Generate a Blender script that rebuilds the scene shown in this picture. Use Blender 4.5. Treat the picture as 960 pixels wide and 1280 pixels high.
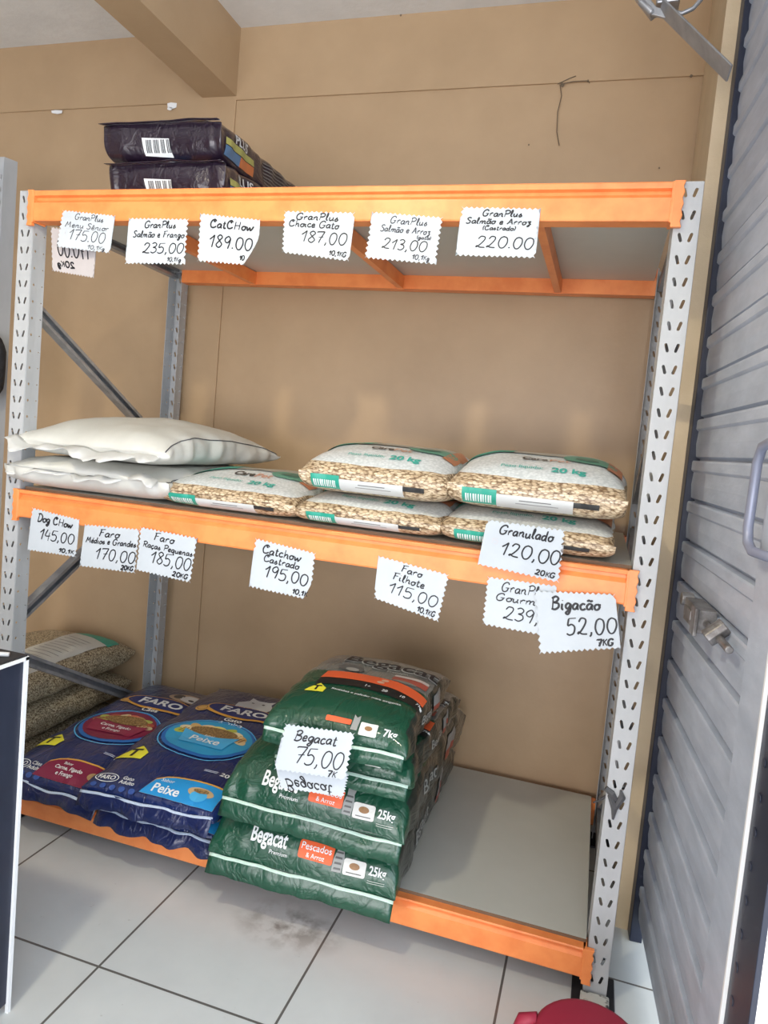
import bpy, bmesh, math, random
from mathutils import Vector, Matrix, noise
from mathutils.bvhtree import BVHTree
PI = math.pi
sc = bpy.context.scene
C = sc.collection
for o in list(bpy.data.objects): bpy.data.objects.remove(o)
random.seed(7)

# ------------------------------------------------------------------ camera
CAM = Vector((1.7401, -1.7430, 1.3412)); FPX = 873.79; PPX, PPY = 15.28, -23.39
YAW, PIT, ROL = -0.2815, -0.0757, 0.0913
_f = Vector((math.sin(YAW)*math.cos(PIT), math.cos(YAW)*math.cos(PIT), math.sin(PIT)))
_r0 = Vector((math.cos(YAW), -math.sin(YAW), 0)); _u0 = _r0.cross(_f)
_r = math.cos(ROL)*_r0 + math.sin(ROL)*_u0
_u = -math.sin(ROL)*_r0 + math.cos(ROL)*_u0
cd = bpy.data.cameras.new('camera'); cam = bpy.data.objects.new('camera', cd); C.objects.link(cam)
cam.matrix_world = Matrix(((_r.x, _u.x, -_f.x, CAM.x), (_r.y, _u.y, -_f.y, CAM.y), (_r.z, _u.z, -_f.z, CAM.z), (0, 0, 0, 1)))
cd.sensor_fit = 'VERTICAL'; cd.sensor_height = 24; cd.sensor_width = 18
cd.lens = 24*FPX/1280; cd.shift_x = -PPX/1280; cd.shift_y = PPY/1280
cd.clip_start = 0.02
sc.camera = cam
def at(px, py, ax, v):
    """the point of the plane axis=v that the photograph shows at pixel px, py"""
    d = _f + _r*((px-480-PPX)/FPX) + _u*((640+PPY-py)/FPX)
    return CAM + d*((v-CAM[ax])/d[ax])

# ------------------------------------------------------------------ world, lights, exposure
w = bpy.data.worlds.new('sky'); sc.world = w; w.use_nodes = True
bg = w.node_tree.nodes['Background']; bg.inputs[0].default_value = (0.80, 0.90, 1.0, 1); bg.inputs[1].default_value = 1.6
def light(name, kind, loc, energy, color, size=None, size_y=None, aim=None):
    l = bpy.data.lights.new(name, kind); l.energy = energy; l.color = color
    o = bpy.data.objects.new(name, l); C.objects.link(o); o.location = loc
    if kind == 'AREA':
        l.shape = 'RECTANGLE'; l.size = size; l.size_y = size_y or size
    elif kind in ('POINT', 'SPOT'): l.shadow_soft_size = size
    elif kind == 'SUN': l.angle = size
    if aim is not None: o.rotation_euler = (Vector(aim)-Vector(loc)).to_track_quat('-Z', 'Y').to_euler()
    return o
lamp = light('ceiling_lamp', 'SPOT', (0.76, -1.42, 2.55), 64, (1.0, 0.90, 0.66), 0.05)      # lamp hanging from the ceiling; its lampshade is added to dim the upper wall
lamp.data.spot_size = math.radians(154); lamp.data.spot_blend = 0.30
light('shop_ceiling_fill', 'AREA', (0.6, -3.4, 2.8), 6, (1.0, 0.97, 0.94), 3.0, 1.6, (0.9, 0.3, 0.6))  # added fill from the shop side, not a known fitting
light('front_fill', 'AREA', (0.7, -4.9, 0.95), 135, (0.97, 0.96, 1.0), 4.0, 1.7, (0.9, 0.3, 0.95))  # big soft fill added behind the camera; its opening is made up
light('doorway_daylight', 'AREA', (2.9, -2.4, 1.6), 48, (0.80, 0.89, 1.0), 2.6, 2.6, (0.4, 0.2, 1.2))
light('sun', 'SUN', (4, 0, 6), 7.0, (1, 0.98, 0.95), 0.02, (4.05, 0, 0))
vs = sc.view_settings
vs.view_transform = 'Standard'; vs.look = 'None'; vs.exposure = 0.0; vs.gamma = 1.0; vs.use_curve_mapping = False

# ------------------------------------------------------------------ materials
_mc = {}
def new_mat(name):
    m = bpy.data.materials.new(name); m.use_nodes = True
    return m, m.node_tree.nodes, m.node_tree.links, m.node_tree.nodes['Principled BSDF']
def flat(col, rough=0.45, metal=0.0, coat=0.0, spec=0.5):
    k = (tuple(round(c, 4) for c in col), rough, metal, coat, spec)
    if k not in _mc:
        m, n, l, b = new_mat('paint_%d' % len(_mc))
        b.inputs['Base Color'].default_value = (*col, 1); b.inputs['Roughness'].default_value = rough
        b.inputs['Metallic'].default_value = metal; b.inputs['Coat Weight'].default_value = coat
        b.inputs['Specular IOR Level'].default_value = spec
        _mc[k] = m
    return _mc[k]
def coords(n, l, scale=(1, 1, 1), rot=(0, 0, 0), loc=(0, 0, 0)):
    t = n.new('ShaderNodeTexCoord'); mp = n.new('ShaderNodeMapping')
    mp.inputs['Scale'].default_value = scale; mp.inputs['Rotation'].default_value = rot; mp.inputs['Location'].default_value = loc
    l.new(t.outputs['Object'], mp.inputs['Vector']); return mp.outputs['Vector']
def nz(n, l, v, scale, detail=4, rough=0.6):
    t = n.new('ShaderNodeTexNoise'); t.inputs['Scale'].default_value = scale; t.inputs['Detail'].default_value = detail
    t.inputs['Roughness'].default_value = rough; l.new(v, t.inputs['Vector']); return t.outputs['Fac']
def ramp(n, l, fac, stops):
    r = n.new('ShaderNodeValToRGB'); e = r.color_ramp.elements
    while len(e) < len(stops): e.new(0.5)
    for i, (p, c) in enumerate(stops):
        e[i].position = p; e[i].color = (*c, 1) if len(c) == 3 else c
    l.new(fac, r.inputs['Fac']); return r.outputs['Color']
def mix(n, l, fac, a, b):
    m = n.new('ShaderNodeMix'); m.data_type = 'RGBA'
    for s, v in ((0, fac), (6, a), (7, b)):
        if hasattr(v, 'is_linked') or hasattr(v, 'links'): l.new(v, m.inputs[s])
        elif s == 0: m.inputs[0].default_value = v
        else: m.inputs[s].default_value = (*v, 1)
    return m.outputs[2]
def bump(n, l, b, h, strength=0.3, dist=0.01):
    x = n.new('ShaderNodeBump'); x.inputs['Strength'].default_value = strength; x.inputs['Distance'].default_value = dist
    l.new(h, x.inputs['Height']); l.new(x.outputs['Normal'], b.inputs['Normal'])
def noisy(name, a, b2, scale, rough=0.5, bstr=0.0, bscale=None, stretch=(1, 1, 1), metal=0, lo=0.3, hi=0.7, coat=0, spec=0.5, bdist=0.01):
    m, n, l, b = new_mat(name); v = coords(n, l, stretch)
    l.new(ramp(n, l, nz(n, l, v, scale), [(lo, a), (hi, b2)]), b.inputs['Base Color'])
    b.inputs['Roughness'].default_value = rough; b.inputs['Metallic'].default_value = metal; b.inputs['Coat Weight'].default_value = coat
    b.inputs['Specular IOR Level'].default_value = spec
    if bstr: bump(n, l, b, nz(n, l, v, bscale or scale*4), bstr, bdist)
    return m
M_wall = noisy('tan_yellow_wall_paint', (0.430, 0.295, 0.172), (0.490, 0.340, 0.202), 3.0, 0.42, 0.05, 60)
M_wallstain = noisy('worn_yellow_wall_paint', (0.34, 0.23, 0.10), (0.56, 0.42, 0.20), 9.0, 0.55, 0.3, 60)
M_ceil = noisy('grey_white_ceiling_plaster', (0.72, 0.72, 0.71), (0.82, 0.82, 0.81), 5.0, 0.8, 0.2, 40)
M_orange = noisy('orange_rack_paint', (0.84, 0.235, 0.065), (0.93, 0.30, 0.09), 14.0, 0.38, 0.05, 40, lo=0.35, hi=0.6)
M_post = noisy('grey_rack_paint', (0.40, 0.41, 0.42), (0.48, 0.49, 0.50), 12.0, 0.42, 0.05, 60, (1, 1, 0.3))
M_galv = noisy('galvanised_steel', (0.30, 0.31, 0.33), (0.46, 0.47, 0.49), 25.0, 0.35, 0.0, None, (1, 1, 0.2), 0.6)
M_board = noisy('pale_grey_laminate', (0.50, 0.50, 0.46), (0.55, 0.55, 0.51), 4.0, 0.4)
M_edge = flat((0.16, 0.10, 0.06), 0.8)
M_paper = noisy('white_card', (0.50, 0.54, 0.58), (0.55, 0.59, 0.63), 10, 0.6)
M_paperback = noisy('thin_white_card', (0.46, 0.42, 0.42), (0.50, 0.46, 0.46), 10, 0.6)
M_ink = flat((0.012, 0.012, 0.016), 0.5); M_thin = flat((0.05, 0.05, 0.06), 0.6); M_faint = flat((0.55, 0.55, 0.58), 0.6)
M_shutter = noisy('grey_steel_veil_tint', (0.38, 0.43, 0.52), (0.52, 0.57, 0.67), 6.0, 0.45, 0.08, 40, (1, 1, 3))  # grey steel, with the bluish veil of light tinted into its colour
M_navy = noisy('dark_navy_paint', (0.012, 0.016, 0.035), (0.02, 0.026, 0.05), 8, 0.4)
M_white = flat((0.85, 0.86, 0.87), 0.5)
M_dark = flat((0.015, 0.015, 0.018), 0.6)
# floor tiles
def floor_mat():
    m, n, l, b = new_mat('pale_floor_tile'); v = coords(n, l, (1, 1, 1), (0, 0, 0), (-0.2304, 0.3698, 0))
    br = n.new('ShaderNodeTexBrick'); br.offset = 0; br.squash = 1
    for k, x in (('Scale', 1), ('Mortar Size', 0.0032), ('Mortar Smooth', 0.05), ('Bias', 0), ('Brick Width', 0.4698), ('Row Height', 0.4698)): br.inputs[k].default_value = x
    l.new(v, br.inputs['Vector'])
    base = ramp(n, l, nz(n, l, v, 5), [(0.3, (0.56, 0.59, 0.60)), (0.7, (0.62, 0.65, 0.655))])
    # scuffed dirt with a shape of its own, by the front of the rack
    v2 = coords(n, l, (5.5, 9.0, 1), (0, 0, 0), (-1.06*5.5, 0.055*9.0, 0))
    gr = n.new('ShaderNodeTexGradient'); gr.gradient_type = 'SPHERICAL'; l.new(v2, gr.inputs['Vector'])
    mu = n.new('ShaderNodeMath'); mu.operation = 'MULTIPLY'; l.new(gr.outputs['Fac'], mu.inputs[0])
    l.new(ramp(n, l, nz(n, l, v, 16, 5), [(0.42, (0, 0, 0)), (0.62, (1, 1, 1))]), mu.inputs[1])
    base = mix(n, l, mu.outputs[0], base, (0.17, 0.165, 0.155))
    base = mix(n, l, ramp(n, l, nz(n, l, v, 38, 3), [(0.70, (0, 0, 0)), (0.76, (0.35, 0.35, 0.35))]), base, (0.25, 0.24, 0.22))
    l.new(mix(n, l, br.outputs['Fac'], base, (0.12, 0.115, 0.11)), b.inputs['Base Color'])
    b.inputs['Roughness'].default_value = 0.28
    return m
M_floor = floor_mat()
def pellet_mat(name, pale=True, zline=None, h=0.12):
    """wood pellets seen through a clear bag, with a white printed top above local height zline"""
    m, n, l, b = new_mat(name)
    v = coords(n, l, (1, 1, 1)); ds = nz(n, l, v, 25, 2)
    dv = n.new('ShaderNodeVectorMath'); dv.operation = 'MULTIPLY_ADD'
    no = n.new('ShaderNodeTexNoise'); no.inputs['Scale'].default_value = 30; l.new(v, no.inputs['Vector'])
    l.new(no.outputs['Color'], dv.inputs[0]); dv.inputs[1].default_value = (0.008, 0.008, 0.008); l.new(v, dv.inputs[2])
    mp = n.new('ShaderNodeMapping'); mp.inputs['Scale'].default_value = (95, 130, 210) if pale else (190, 190, 240)
    mp.inputs['Rotation'].default_value = (0.2, 0.5, 0.3)
    l.new(dv.outputs[0], mp.inputs['Vector'])
    vo = n.new('ShaderNodeTexVoronoi'); vo.inputs['Scale'].default_value = 1; l.new(mp.outputs['Vector'], vo.inputs['Vector'])
    sep = n.new('ShaderNodeSeparateColor'); l.new(vo.outputs['Color'], sep.inputs[0])
    if pale: cell = ramp(n, l, sep.outputs[0], [(0.0, (0.30, 0.20, 0.11)), (0.35, (0.54, 0.40, 0.25)), (1.0, (0.76, 0.63, 0.44))])
    else: cell = ramp(n, l, sep.outputs[0], [(0.0, (0.20, 0.16, 0.10)), (0.5, (0.40, 0.34, 0.23)), (1.0, (0.55, 0.48, 0.34))])
    gap = ramp(n, l, vo.outputs['Distance'], [(0.45, (1, 1, 1)), (0.8, (0.30, 0.22, 0.15))])
    mm = n.new('ShaderNodeMix'); mm.data_type = 'RGBA'; mm.blend_type = 'MULTIPLY'; mm.inputs[0].default_value = 1
    l.new(cell, mm.inputs[6]); l.new(gap, mm.inputs[7]); col = mm.outputs[2]
    if zline is not None:
        se = n.new('ShaderNodeSeparateXYZ'); l.new(v, se.inputs[0])
        wob = n.new('ShaderNodeMath'); wob.operation = 'MULTIPLY_ADD'; l.new(nz(n, l, v, 9, 1), wob.inputs[0]); wob.inputs[1].default_value = 0.012
        l.new(se.outputs['Z'], wob.inputs[2])
        gt = n.new('ShaderNodeMath'); gt.operation = 'GREATER_THAN'; l.new(wob.outputs[0], gt.inputs[0]); gt.inputs[1].default_value = zline+0.006
        vw = n.new('ShaderNodeTexVoronoi'); vw.inputs['Scale'].default_value = 120; l.new(v, vw.inputs['Vector'])
        wc = ramp(n, l, vw.outputs['Distance'], [(0.1, (0.80, 0.83, 0.83)), (0.75, (0.60, 0.64, 0.64))])
        col = mix(n, l, gt.outputs[0], col, wc)
    l.new(col, b.inputs['Base Color'])
    b.inputs['Roughness'].default_value = 0.5; b.inputs['Coat Weight'].default_value = 0.5; b.inputs['Coat Roughness'].default_value = 0.22
    bump(n, l, b, vo.outputs['Distance'], -0.5, 0.004)
    return m
def film_mat(name, col, var=0.85, rough=0.32, bs=0.5):
    """printed glossy plastic film with crinkles"""
    m, n, l, b = new_mat(name); v = coords(n, l)
    l.new(ramp(n, l, nz(n, l, v, 6), [(0.3, tuple(c*var for c in col)), (0.7, col)]), b.inputs['Base Color'])
    b.inputs['Roughness'].default_value = rough; b.inputs['Coat Weight'].default_value = 0.6; b.inputs['Coat Roughness'].default_value = 0.12
    v2 = coords(n, l, (1, 0.45, 1), (0, 0, 0.3))
    no = n.new('ShaderNodeTexNoise'); no.inputs['Scale'].default_value = 16; no.inputs['Detail'].default_value = 3; no.inputs['Distortion'].default_value = 1.2; l.new(v2, no.inputs['Vector'])
    vo = n.new('ShaderNodeTexVoronoi'); vo.feature = 'DISTANCE_TO_EDGE'; vo.inputs['Scale'].default_value = 17
    mx = n.new('ShaderNodeVectorMath'); mx.operation = 'MULTIPLY_ADD'; l.new(no.outputs['Color'], mx.inputs[0]); mx.inputs[1].default_value = (.10, .10, .10); l.new(v2, mx.inputs[2]); l.new(mx.outputs[0], vo.inputs['Vector'])
    cl = n.new('ShaderNodeMath'); cl.operation = 'MINIMUM'; l.new(vo.outputs['Distance'], cl.inputs[0]); cl.inputs[1].default_value = .18
    ad = n.new('ShaderNodeMath'); ad.operation = 'MULTIPLY_ADD'; l.new(cl.outputs[0], ad.inputs[0]); ad.inputs[1].default_value = 1.6; l.new(no.outputs['Fac'], ad.inputs[2])
    bump(n, l, b, ad.outputs[0], bs, 0.012)
    return m

# ------------------------------------------------------------------ helpers
def obj(name, bm, mats, parent=None, smooth=False, solid=0, bevel=0):
    me = bpy.data.meshes.new(name); bm.to_mesh(me); bm.free()
    for m in (mats if isinstance(mats, (list, tuple)) else [mats]): me.materials.append(m)
    if smooth:
        for p in me.polygons: p.use_smooth = True
    o = bpy.data.objects.new(name, me); C.objects.link(o)
    if parent is not None: o.parent = parent
    if solid:
        s = o.modifiers.new('thickness', 'SOLIDIFY'); s.thickness = solid; s.offset = 0
    if bevel:
        s = o.modifiers.new('edge', 'BEVEL'); s.width = bevel; s.segments = 2; s.limit_method = 'ANGLE'
    return o
def tag(o, label, cat, group=None):
    o['label'] = label; o['category'] = cat
    if group: o['group'] = group
    return o
def thing(name, label, cat, loc=(0, 0, 0), rot=(0, 0, 0), group=None):
    o = bpy.data.objects.new(name, None); C.objects.link(o); o.location = loc; o.rotation_euler = rot; o.empty_display_size = 0.05
    return tag(o, label, cat, group)
def struct(name, bm, mats, label=None, parent=None):
    o = obj(name, bm, mats, parent); o['kind'] = 'structure'
    if label: o['label'] = label
    return o
def box(bm, lo, hi, mi=0):
    r = bmesh.ops.create_cube(bm, size=1)
    for v in r['verts']: v.co = Vector([lo[k]+(v.co[k]+0.5)*(hi[k]-lo[k]) for k in range(3)])
    for f in {f for v in r['verts'] for f in v.link_faces}: f.material_index = mi
    return r['verts']
def bx(lo, hi): b = bmesh.new(); box(b, lo, hi); return b
def orient_box(bm, a, b, wy, wz, up=Vector((0, 0, 1)), mi=0):
    """a bar from a to b with cross section wy x wz"""
    a = Vector(a); b = Vector(b); d = b-a; L = d.length; d.normalize(); s = d.cross(up).normalized(); u = s.cross(d)
    vs_ = box(bm, (0, -wy/2, -wz/2), (L, wy/2, wz/2), mi)
    for v in vs_: v.co = a+d*v.co.x+s*v.co.y+u*v.co.z
def tube(bm, pts, r, seg=10, mi=0, closed=False):
    pts = [Vector(p) for p in pts]; rings = []; n = len(pts); prev = None
    for i, p in enumerate(pts):
        t = (pts[min(i+1, n-1)]-pts[max(i-1, 0)]).normalized()
        a = prev if prev is not None else (Vector((0, 0, 1)) if abs(t.z) < 0.9 else Vector((1, 0, 0)))
        s = t.cross(a).normalized() if t.cross(a).length > 1e-4 else t.orthogonal().normalized(); u = s.cross(t); prev = u
        rr = r[i] if isinstance(r, (list, tuple)) else r
        rings.append([bm.verts.new(p+s*math.cos(2*PI*k/seg)*rr+u*math.sin(2*PI*k/seg)*rr) for k in range(seg)])
    for i in range(n-1):
        for k in range(seg):
            bm.faces.new((rings[i][k], rings[i][(k+1) % seg], rings[i+1][(k+1) % seg], rings[i+1][k])).material_index = mi
    bm.faces.new(rings[0][::-1]).material_index = mi; bm.faces.new(rings[-1]).material_index = mi
def prism(bm, prof, x0, x1, axis=0, mi=0):
    """closed profile (two coordinates) swept along an axis"""
    def mk(a, p): return Vector((a, p[0], p[1])) if axis == 0 else (Vector((p[0], a, p[1])) if axis == 1 else Vector((p[0], p[1], a)))
    A = [bm.verts.new(mk(x0, p)) for p in prof]; B = [bm.verts.new(mk(x1, p)) for p in prof]; n = len(prof)
    fs = [bm.faces.new((A[i], A[(i+1) % n], B[(i+1) % n], B[i])) for i in range(n)] + [bm.faces.new(A[::-1]), bm.faces.new(B)]
    for f in fs: f.material_index = mi
    bmesh.ops.recalc_face_normals(bm, faces=fs)

# ------------------------------------------------------------------ the room
WY = 0.82
b = bmesh.new(); box(b, (-4, -6, -0.1), (2.14, 2.0, 0)); struct('floor', b, M_floor, 'pale grey square floor tiles with dark joints')
b = bmesh.new(); box(b, (-4, -6, 2.905), (2.1, 1.0, 3.05)); struct('ceiling', b, M_ceil)
b = bmesh.new()                                                 # back wall: band above, panels set back a little below it, a flat pilaster between
box(b, (-4, WY, 2.63), (2.3, WY+0.2, 2.905)); box(b, (-4, WY+0.007, 0), (-0.085, WY+0.2, 2.63)); box(b, (-0.085, WY, 0), (0.188, WY+0.2, 2.63))
box(b, (0.188, WY+0.007, 0), (2.3, WY+0.2, 2.63))
for px, py, sx, sy in ((71, 140, 7, 2.5), (215, 132, 6, 4), (212, 136, 3, 2)):      # chips in the paint
    q = [at(px+dx*sx, py+dy*sy, 1, WY-0.001) for dx, dy in ((-1, -.7), (-.2, -1), (1, -.8), (.9, .6), (.1, 1), (-.9, .5))]
    b.faces.new([b.verts.new(p) for p in q]).material_index = 1
for ps in (((700, 106), (702, 120), (697, 140), (696, 165), (699, 182)), ((697, 105), (712, 98), (720, 95)), ((702, 105), (716, 102), (735, 101), (737, 104))):
    tube(b, [at(x, y, 1, WY-0.002) for x, y in ps], 0.0016, 5, 2)
for px, py, rr in ((703, 106, .007), (735, 101, .004), (661, 181, .003), (824, 210, .003), (501, 19, .004), (864, 95, .005)):
    p = at(px, py, 1, WY-0.001); b.faces.new([b.verts.new(p+Vector((rr*math.cos(a), 0, rr*1.2*math.sin(a)))) for a in (5.2, 4.2, 3.1, 2, 1, 0)]).material_index = 2
struct('wall_back', b, [M_wall, M_white, flat((0.16, 0.12, 0.08), 0.9)])
b = bmesh.new(); box(b, (1.920, 0.315, 0), (2.06, WY, 2.905)); struct('wall_right', b, noisy('brightened_yellow_paint', (0.56, 0.44, 0.28), (0.64, 0.51, 0.34), 6.0, 0.5, 0.2, 50))  # wall paint lightened to make up for light missing on this face
b = bmesh.new(); box(b, (-4.1, -6, 0), (-4, 1, 2.905)); struct('wall_left', b, M_wall)
b = bmesh.new(); box(b, (-4, -6.1, 0), (2.3, -6, 2.905)); struct('wall_front', b, M_wall)
b = bmesh.new(); prism(b, [(0.035, 2.645), (0.188, 2.645), (0.188, 2.91), (0.035, 2.91)], -4.0, WY+0.02, 1)
struct('ceiling_beam', b, M_wall, 'tan painted concrete beam running under the ceiling')
b = bmesh.new(); box(b, (2.14, -8, -0.14), (9, 6, -0.015)); struct('pavement', b, noisy('pale_concrete', (0.55, 0.54, 0.52), (0.66, 0.65, 0.63), 4, 0.8), 'sunlit pale pavement outside the doorway')

# ------------------------------------------------------------------ roller shutter beside the rack
S0 = Vector((1.975, 0.33, 0)); S1 = Vector((2.035, -0.44, 0)); SD = (S1-S0).normalized(); SN = Vector((-SD.y, SD.x, 0))
if SN.x > 0: SN = -SN
def sp(t, n, z): return S0+SD*t+SN*n+Vector((0, 0, z))
SL = (S1-S0).length
door = bpy.data.objects.new('door_1', None); C.objects.link(door); door['kind'] = 'structure'; door['label'] = 'grey corrugated steel roller shutter on the right'
b = bmesh.new(); pitch = 0.1085; z = 0.929-pitch*8; prof = []
for k in range(27):
    for dz, n_ in ((0, -0.008), (0.002, -0.006), (0.007, 0.003), (0.040, 0.006), (0.074, 0.004), (0.077, 0.008), (0.080, 0.0105), (0.099, 0.0105), (0.1035, 0.009), (0.1048, -0.008)):
        if z+dz > 0.012: prof.append((n_, z+dz))
    z += pitch
nT = 8
for a, n_s in ((-0.05, 0.0), (SL+0.02, 0.0)): pass
rows = [[b.verts.new(sp(-0.05+(SL+0.07)*i/nT, n_, zz)) for n_, zz in prof] for i in range(nT+1)]
for i in range(nT):
    for j in range(len(prof)-1): b.faces.new((rows[i][j], rows[i+1][j], rows[i+1][j+1], rows[i][j+1]))
bmesh.ops.recalc_face_normals(b, faces=b.faces)
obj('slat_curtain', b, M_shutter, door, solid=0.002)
def sbox(bm, t0, t1, n0, n1, z0, z1, mi=0):
    for v in box(bm, (t0, n0, z0), (t1, n1, z1), mi): v.co = sp(v.co.x, v.co.y, v.co.z)
b = bmesh.new(); sbox(b, 0.012, 0.060, -0.012, 0.022, 0, 2.66); obj('guide_rail', b, M_navy, door, bevel=0.003)
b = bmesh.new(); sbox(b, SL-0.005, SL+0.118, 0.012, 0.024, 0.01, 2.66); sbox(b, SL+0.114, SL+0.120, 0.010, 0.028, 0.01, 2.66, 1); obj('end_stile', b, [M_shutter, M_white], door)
b = bmesh.new(); sbox(b, SL+0.120, SL+0.222, 0.013, 0.022, 0, 2.66)
for k in range(24):
    zc = 0.3+k*0.055
    tube(b, [sp(SL+0.145, 0.0215, zc), sp(SL+0.145, 0.0235, zc)], 0.008, 8)
obj('frame_channel', b, M_navy, door, bevel=0.003)
b = bmesh.new(); tube(b, [sp(0.125+SL+0.05, 0.026, 1.405), sp(0.125+SL-0.03, 0.045, 1.40), sp(0.125+SL-0.095, 0.05, 1.385), sp(0.125+SL-0.113, 0.05, 1.36), sp(0.125+SL-0.118, 0.05, 1.25), sp(0.125+SL-0.108, 0.05, 1.225), sp(0.125+SL-0.085, 0.048, 1.213), sp(0.125+SL-0.04, 0.03, 1.21), sp(0.125+SL-0.03, 0.016, 1.21)], 0.0085, 10)
obj('handle', b, flat((0.25, 0.27, 0.36), 0.4, 0.3), door, True)
ltc = bpy.data.objects.new('latch', None)
b = bmesh.new()                                                 # the sliding bolt and its housing
LT, LZ = 0.43, 1.02
sbox(b, LT-0.07, LT+0.07, 0.010, 0.048, LZ-0.025, LZ+0.025); sbox(b, LT+0.04, LT+0.078, 0.048, 0.056, LZ-0.03, LZ+0.03); sbox(b, LT-0.05, LT+0.02, 0.048, 0.053, LZ-0.01, LZ+0.012)
tube(b, [sp(LT-0.16, 0.03, LZ+0.005), sp(LT+0.26, 0.03, LZ-0.005)], 0.008, 8)
tube(b, [sp(LT-0.13, 0.018, LZ+0.01), sp(LT-0.13, 0.045, LZ+0.01)], 0.016, 10)
tube(b, [sp(LT+0.17, 0.018, LZ+0.02), sp(LT+0.17, 0.05, LZ-0.01)], 0.018, 10)
obj('latch', b, noisy('worn_steel', (0.10, 0.09, 0.085), (0.36, 0.35, 0.35), 30, 0.4, 0, None, (1, 1, 1), 0.6), door, bevel=0.002)
# arm that carries the roller, high in the corner
br = thing('shutter_bracket', 'bluish grey steel arm carrying the shutter roller, high in the top right corner', 'bracket', at(860, 60, 1, 0.27))
def P(px, py, y): return at(px, py, 1, y-.16)-br.location
b = bmesh.new(); orient_box(b, P(827, 8, 0.44), P(912, 92, 0.33), 0.006, 0.042, Vector((0.3, -1, 0.2))); orient_box(b, P(816, 14, 0.45), P(846, 22, 0.44), 0.01, 0.02); obj('arm', b, M_galv, br, bevel=0.002)
b = bmesh.new(); orient_box(b, P(834, 12, 0.5), P(836, -20, 0.5), 0.07, 0.06); obj('roller_end', b, M_galv, br, bevel=0.004)
b = bmesh.new(); tube(b, [P(838, 14, 0.44), P(852, 17, 0.44), P(866, 11, 0.44), P(876, 0, 0.44), P(880, -14, 0.44)], 0.006, 8); obj('hook', b, M_galv, br, True)
b = bmesh.new(); orient_box(b, P(797, -8, 0.47), P(818, 19, 0.46), 0.03, 0.025); tube(b, [P(800, 2, 0.44), P(815, 16, 0.44)], 0.009, 8); obj('bolt', b, M_galv, br, bevel=0.003)

# ------------------------------------------------------------------ the pallet rack
W = 1.864; DB = 0.77
rack = thing('storage_rack', 'tall three-level rack with orange beams and grey slotted posts', 'rack')
HO = {}
def cell(kind, wd):
    """one 50 mm cell of perforated sheet as triangles in (t, z), t from -wd/2 to wd/2"""
    key = (kind, wd)
    if key in HO: return HO[key]
    bm = bmesh.new()
    def loop(ps):
        vs_ = [bm.verts.new((x, y, 0)) for x, y in ps]
        return [bm.edges.new((vs_[i], vs_[(i+1) % len(vs_)])) for i in range(len(vs_))]
    es = loop([(-wd/2, -.025), (wd/2, -.025), (wd/2, .025), (-wd/2, .025)])
    def slot(cx, cy, hl, r, dx):
        a = Vector((dx, hl)).normalized(); s = Vector((a.y, -a.x)); o = []
        for k in range(7): t = PI*k/6; o.append(Vector((cx, cy))+a*hl*0.62+s*r*math.cos(t)+a*r*math.sin(t))
        for k in range(7): t = PI*k/6; o.append(Vector((cx, cy))-a*hl*0.62-s*r*math.cos(t)-a*r*math.sin(t))
        return loop([tuple(p) for p in o])
    if kind == 'V': es += slot(-.0112, 0, .0118, .0035, -.0036)+slot(.0112, 0, .0118, .0035, .0036)
    elif kind == 'D': es += slot(-.006, 0, .0115, .0022, 0)+slot(.006, 0, .0115, .0022, 0)
    else: es += loop([(kind*math.cos(2*PI*k/10), kind*math.sin(2*PI*k/10)) for k in range(10)])
    bmesh.ops.triangle_fill(bm, use_beauty=True, use_dissolve=False, edges=es)
    bm.verts.index_update()
    HO[key] = ([v.co.copy() for v in bm.verts], [[v.index for v in f.verts] for f in bm.faces]); bm.free()
    return HO[key]
def strip(bm, a, b2, kind, z0, n, flip=False):
    """perforated strip between plan points a and b2, n cells from z0"""
    a = Vector(a); b2 = Vector(b2); wd = round((b2-a).length, 5); vsx, fs = cell(kind, wd); mid = (a+b2)/2; d = (b2-a).normalized()
    for k in range(n):
        nv = [bm.verts.new((mid.x+d.x*v.x, mid.y+d.y*v.x, z0+.05*k+.025+v.y)) for v in vsx]
        for f in fs: bm.faces.new([nv[i] for i in f])
def quad(bm, a, b2, z0, z1):
    bm.faces.new([bm.verts.new(p) for p in ((a[0], a[1], z0), (b2[0], b2[1], z0), (b2[0], b2[1], z1), (a[0], a[1], z1))])
def post_mesh():
    bm = bmesh.new(); z0 = 0.035; n = 39
    PR = [(-.0300, .050), (-.0285, .036), (-.0275, .026), (-.0270, 0), (.0270, 0), (.0275, .026), (.0285, .036), (.0300, .050)]
    KD = [.0024, None, .0042, 'V', .0042, None, .0024]
    for i in range(7):
        if KD[i] is None: quad(bm, PR[i], PR[i+1], 0.012, z0+.05*n)
        else:
            strip(bm, PR[i], PR[i+1], KD[i], z0, n); quad(bm, PR[i], PR[i+1], 0.012, z0)
    bmesh.ops.remove_doubles(bm, verts=bm.verts, dist=1e-5)
    return bm
p0 = obj('post', post_mesh(), M_post, rack, solid=0.002)
def baseplate(x, y, s):
    b_ = bmesh.new(); box(b_, (x-.055, min(y-.02*s, y+.09*s), 0), (x+.050, max(y-.02*s, y+.09*s), .007), 1); box(b_, (x-.034, min(y-.044*s, y-.006*s), .0), (x+.034, max(y-.044*s, y-.006*s), .028))
    return b_
M_foot = noisy('worn_whitish_foot', (0.05, 0.05, 0.052), (0.52, 0.53, 0.50), 34, 0.6, 0, None, (1, 1, 1), 0, 0.36, 0.46)
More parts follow.
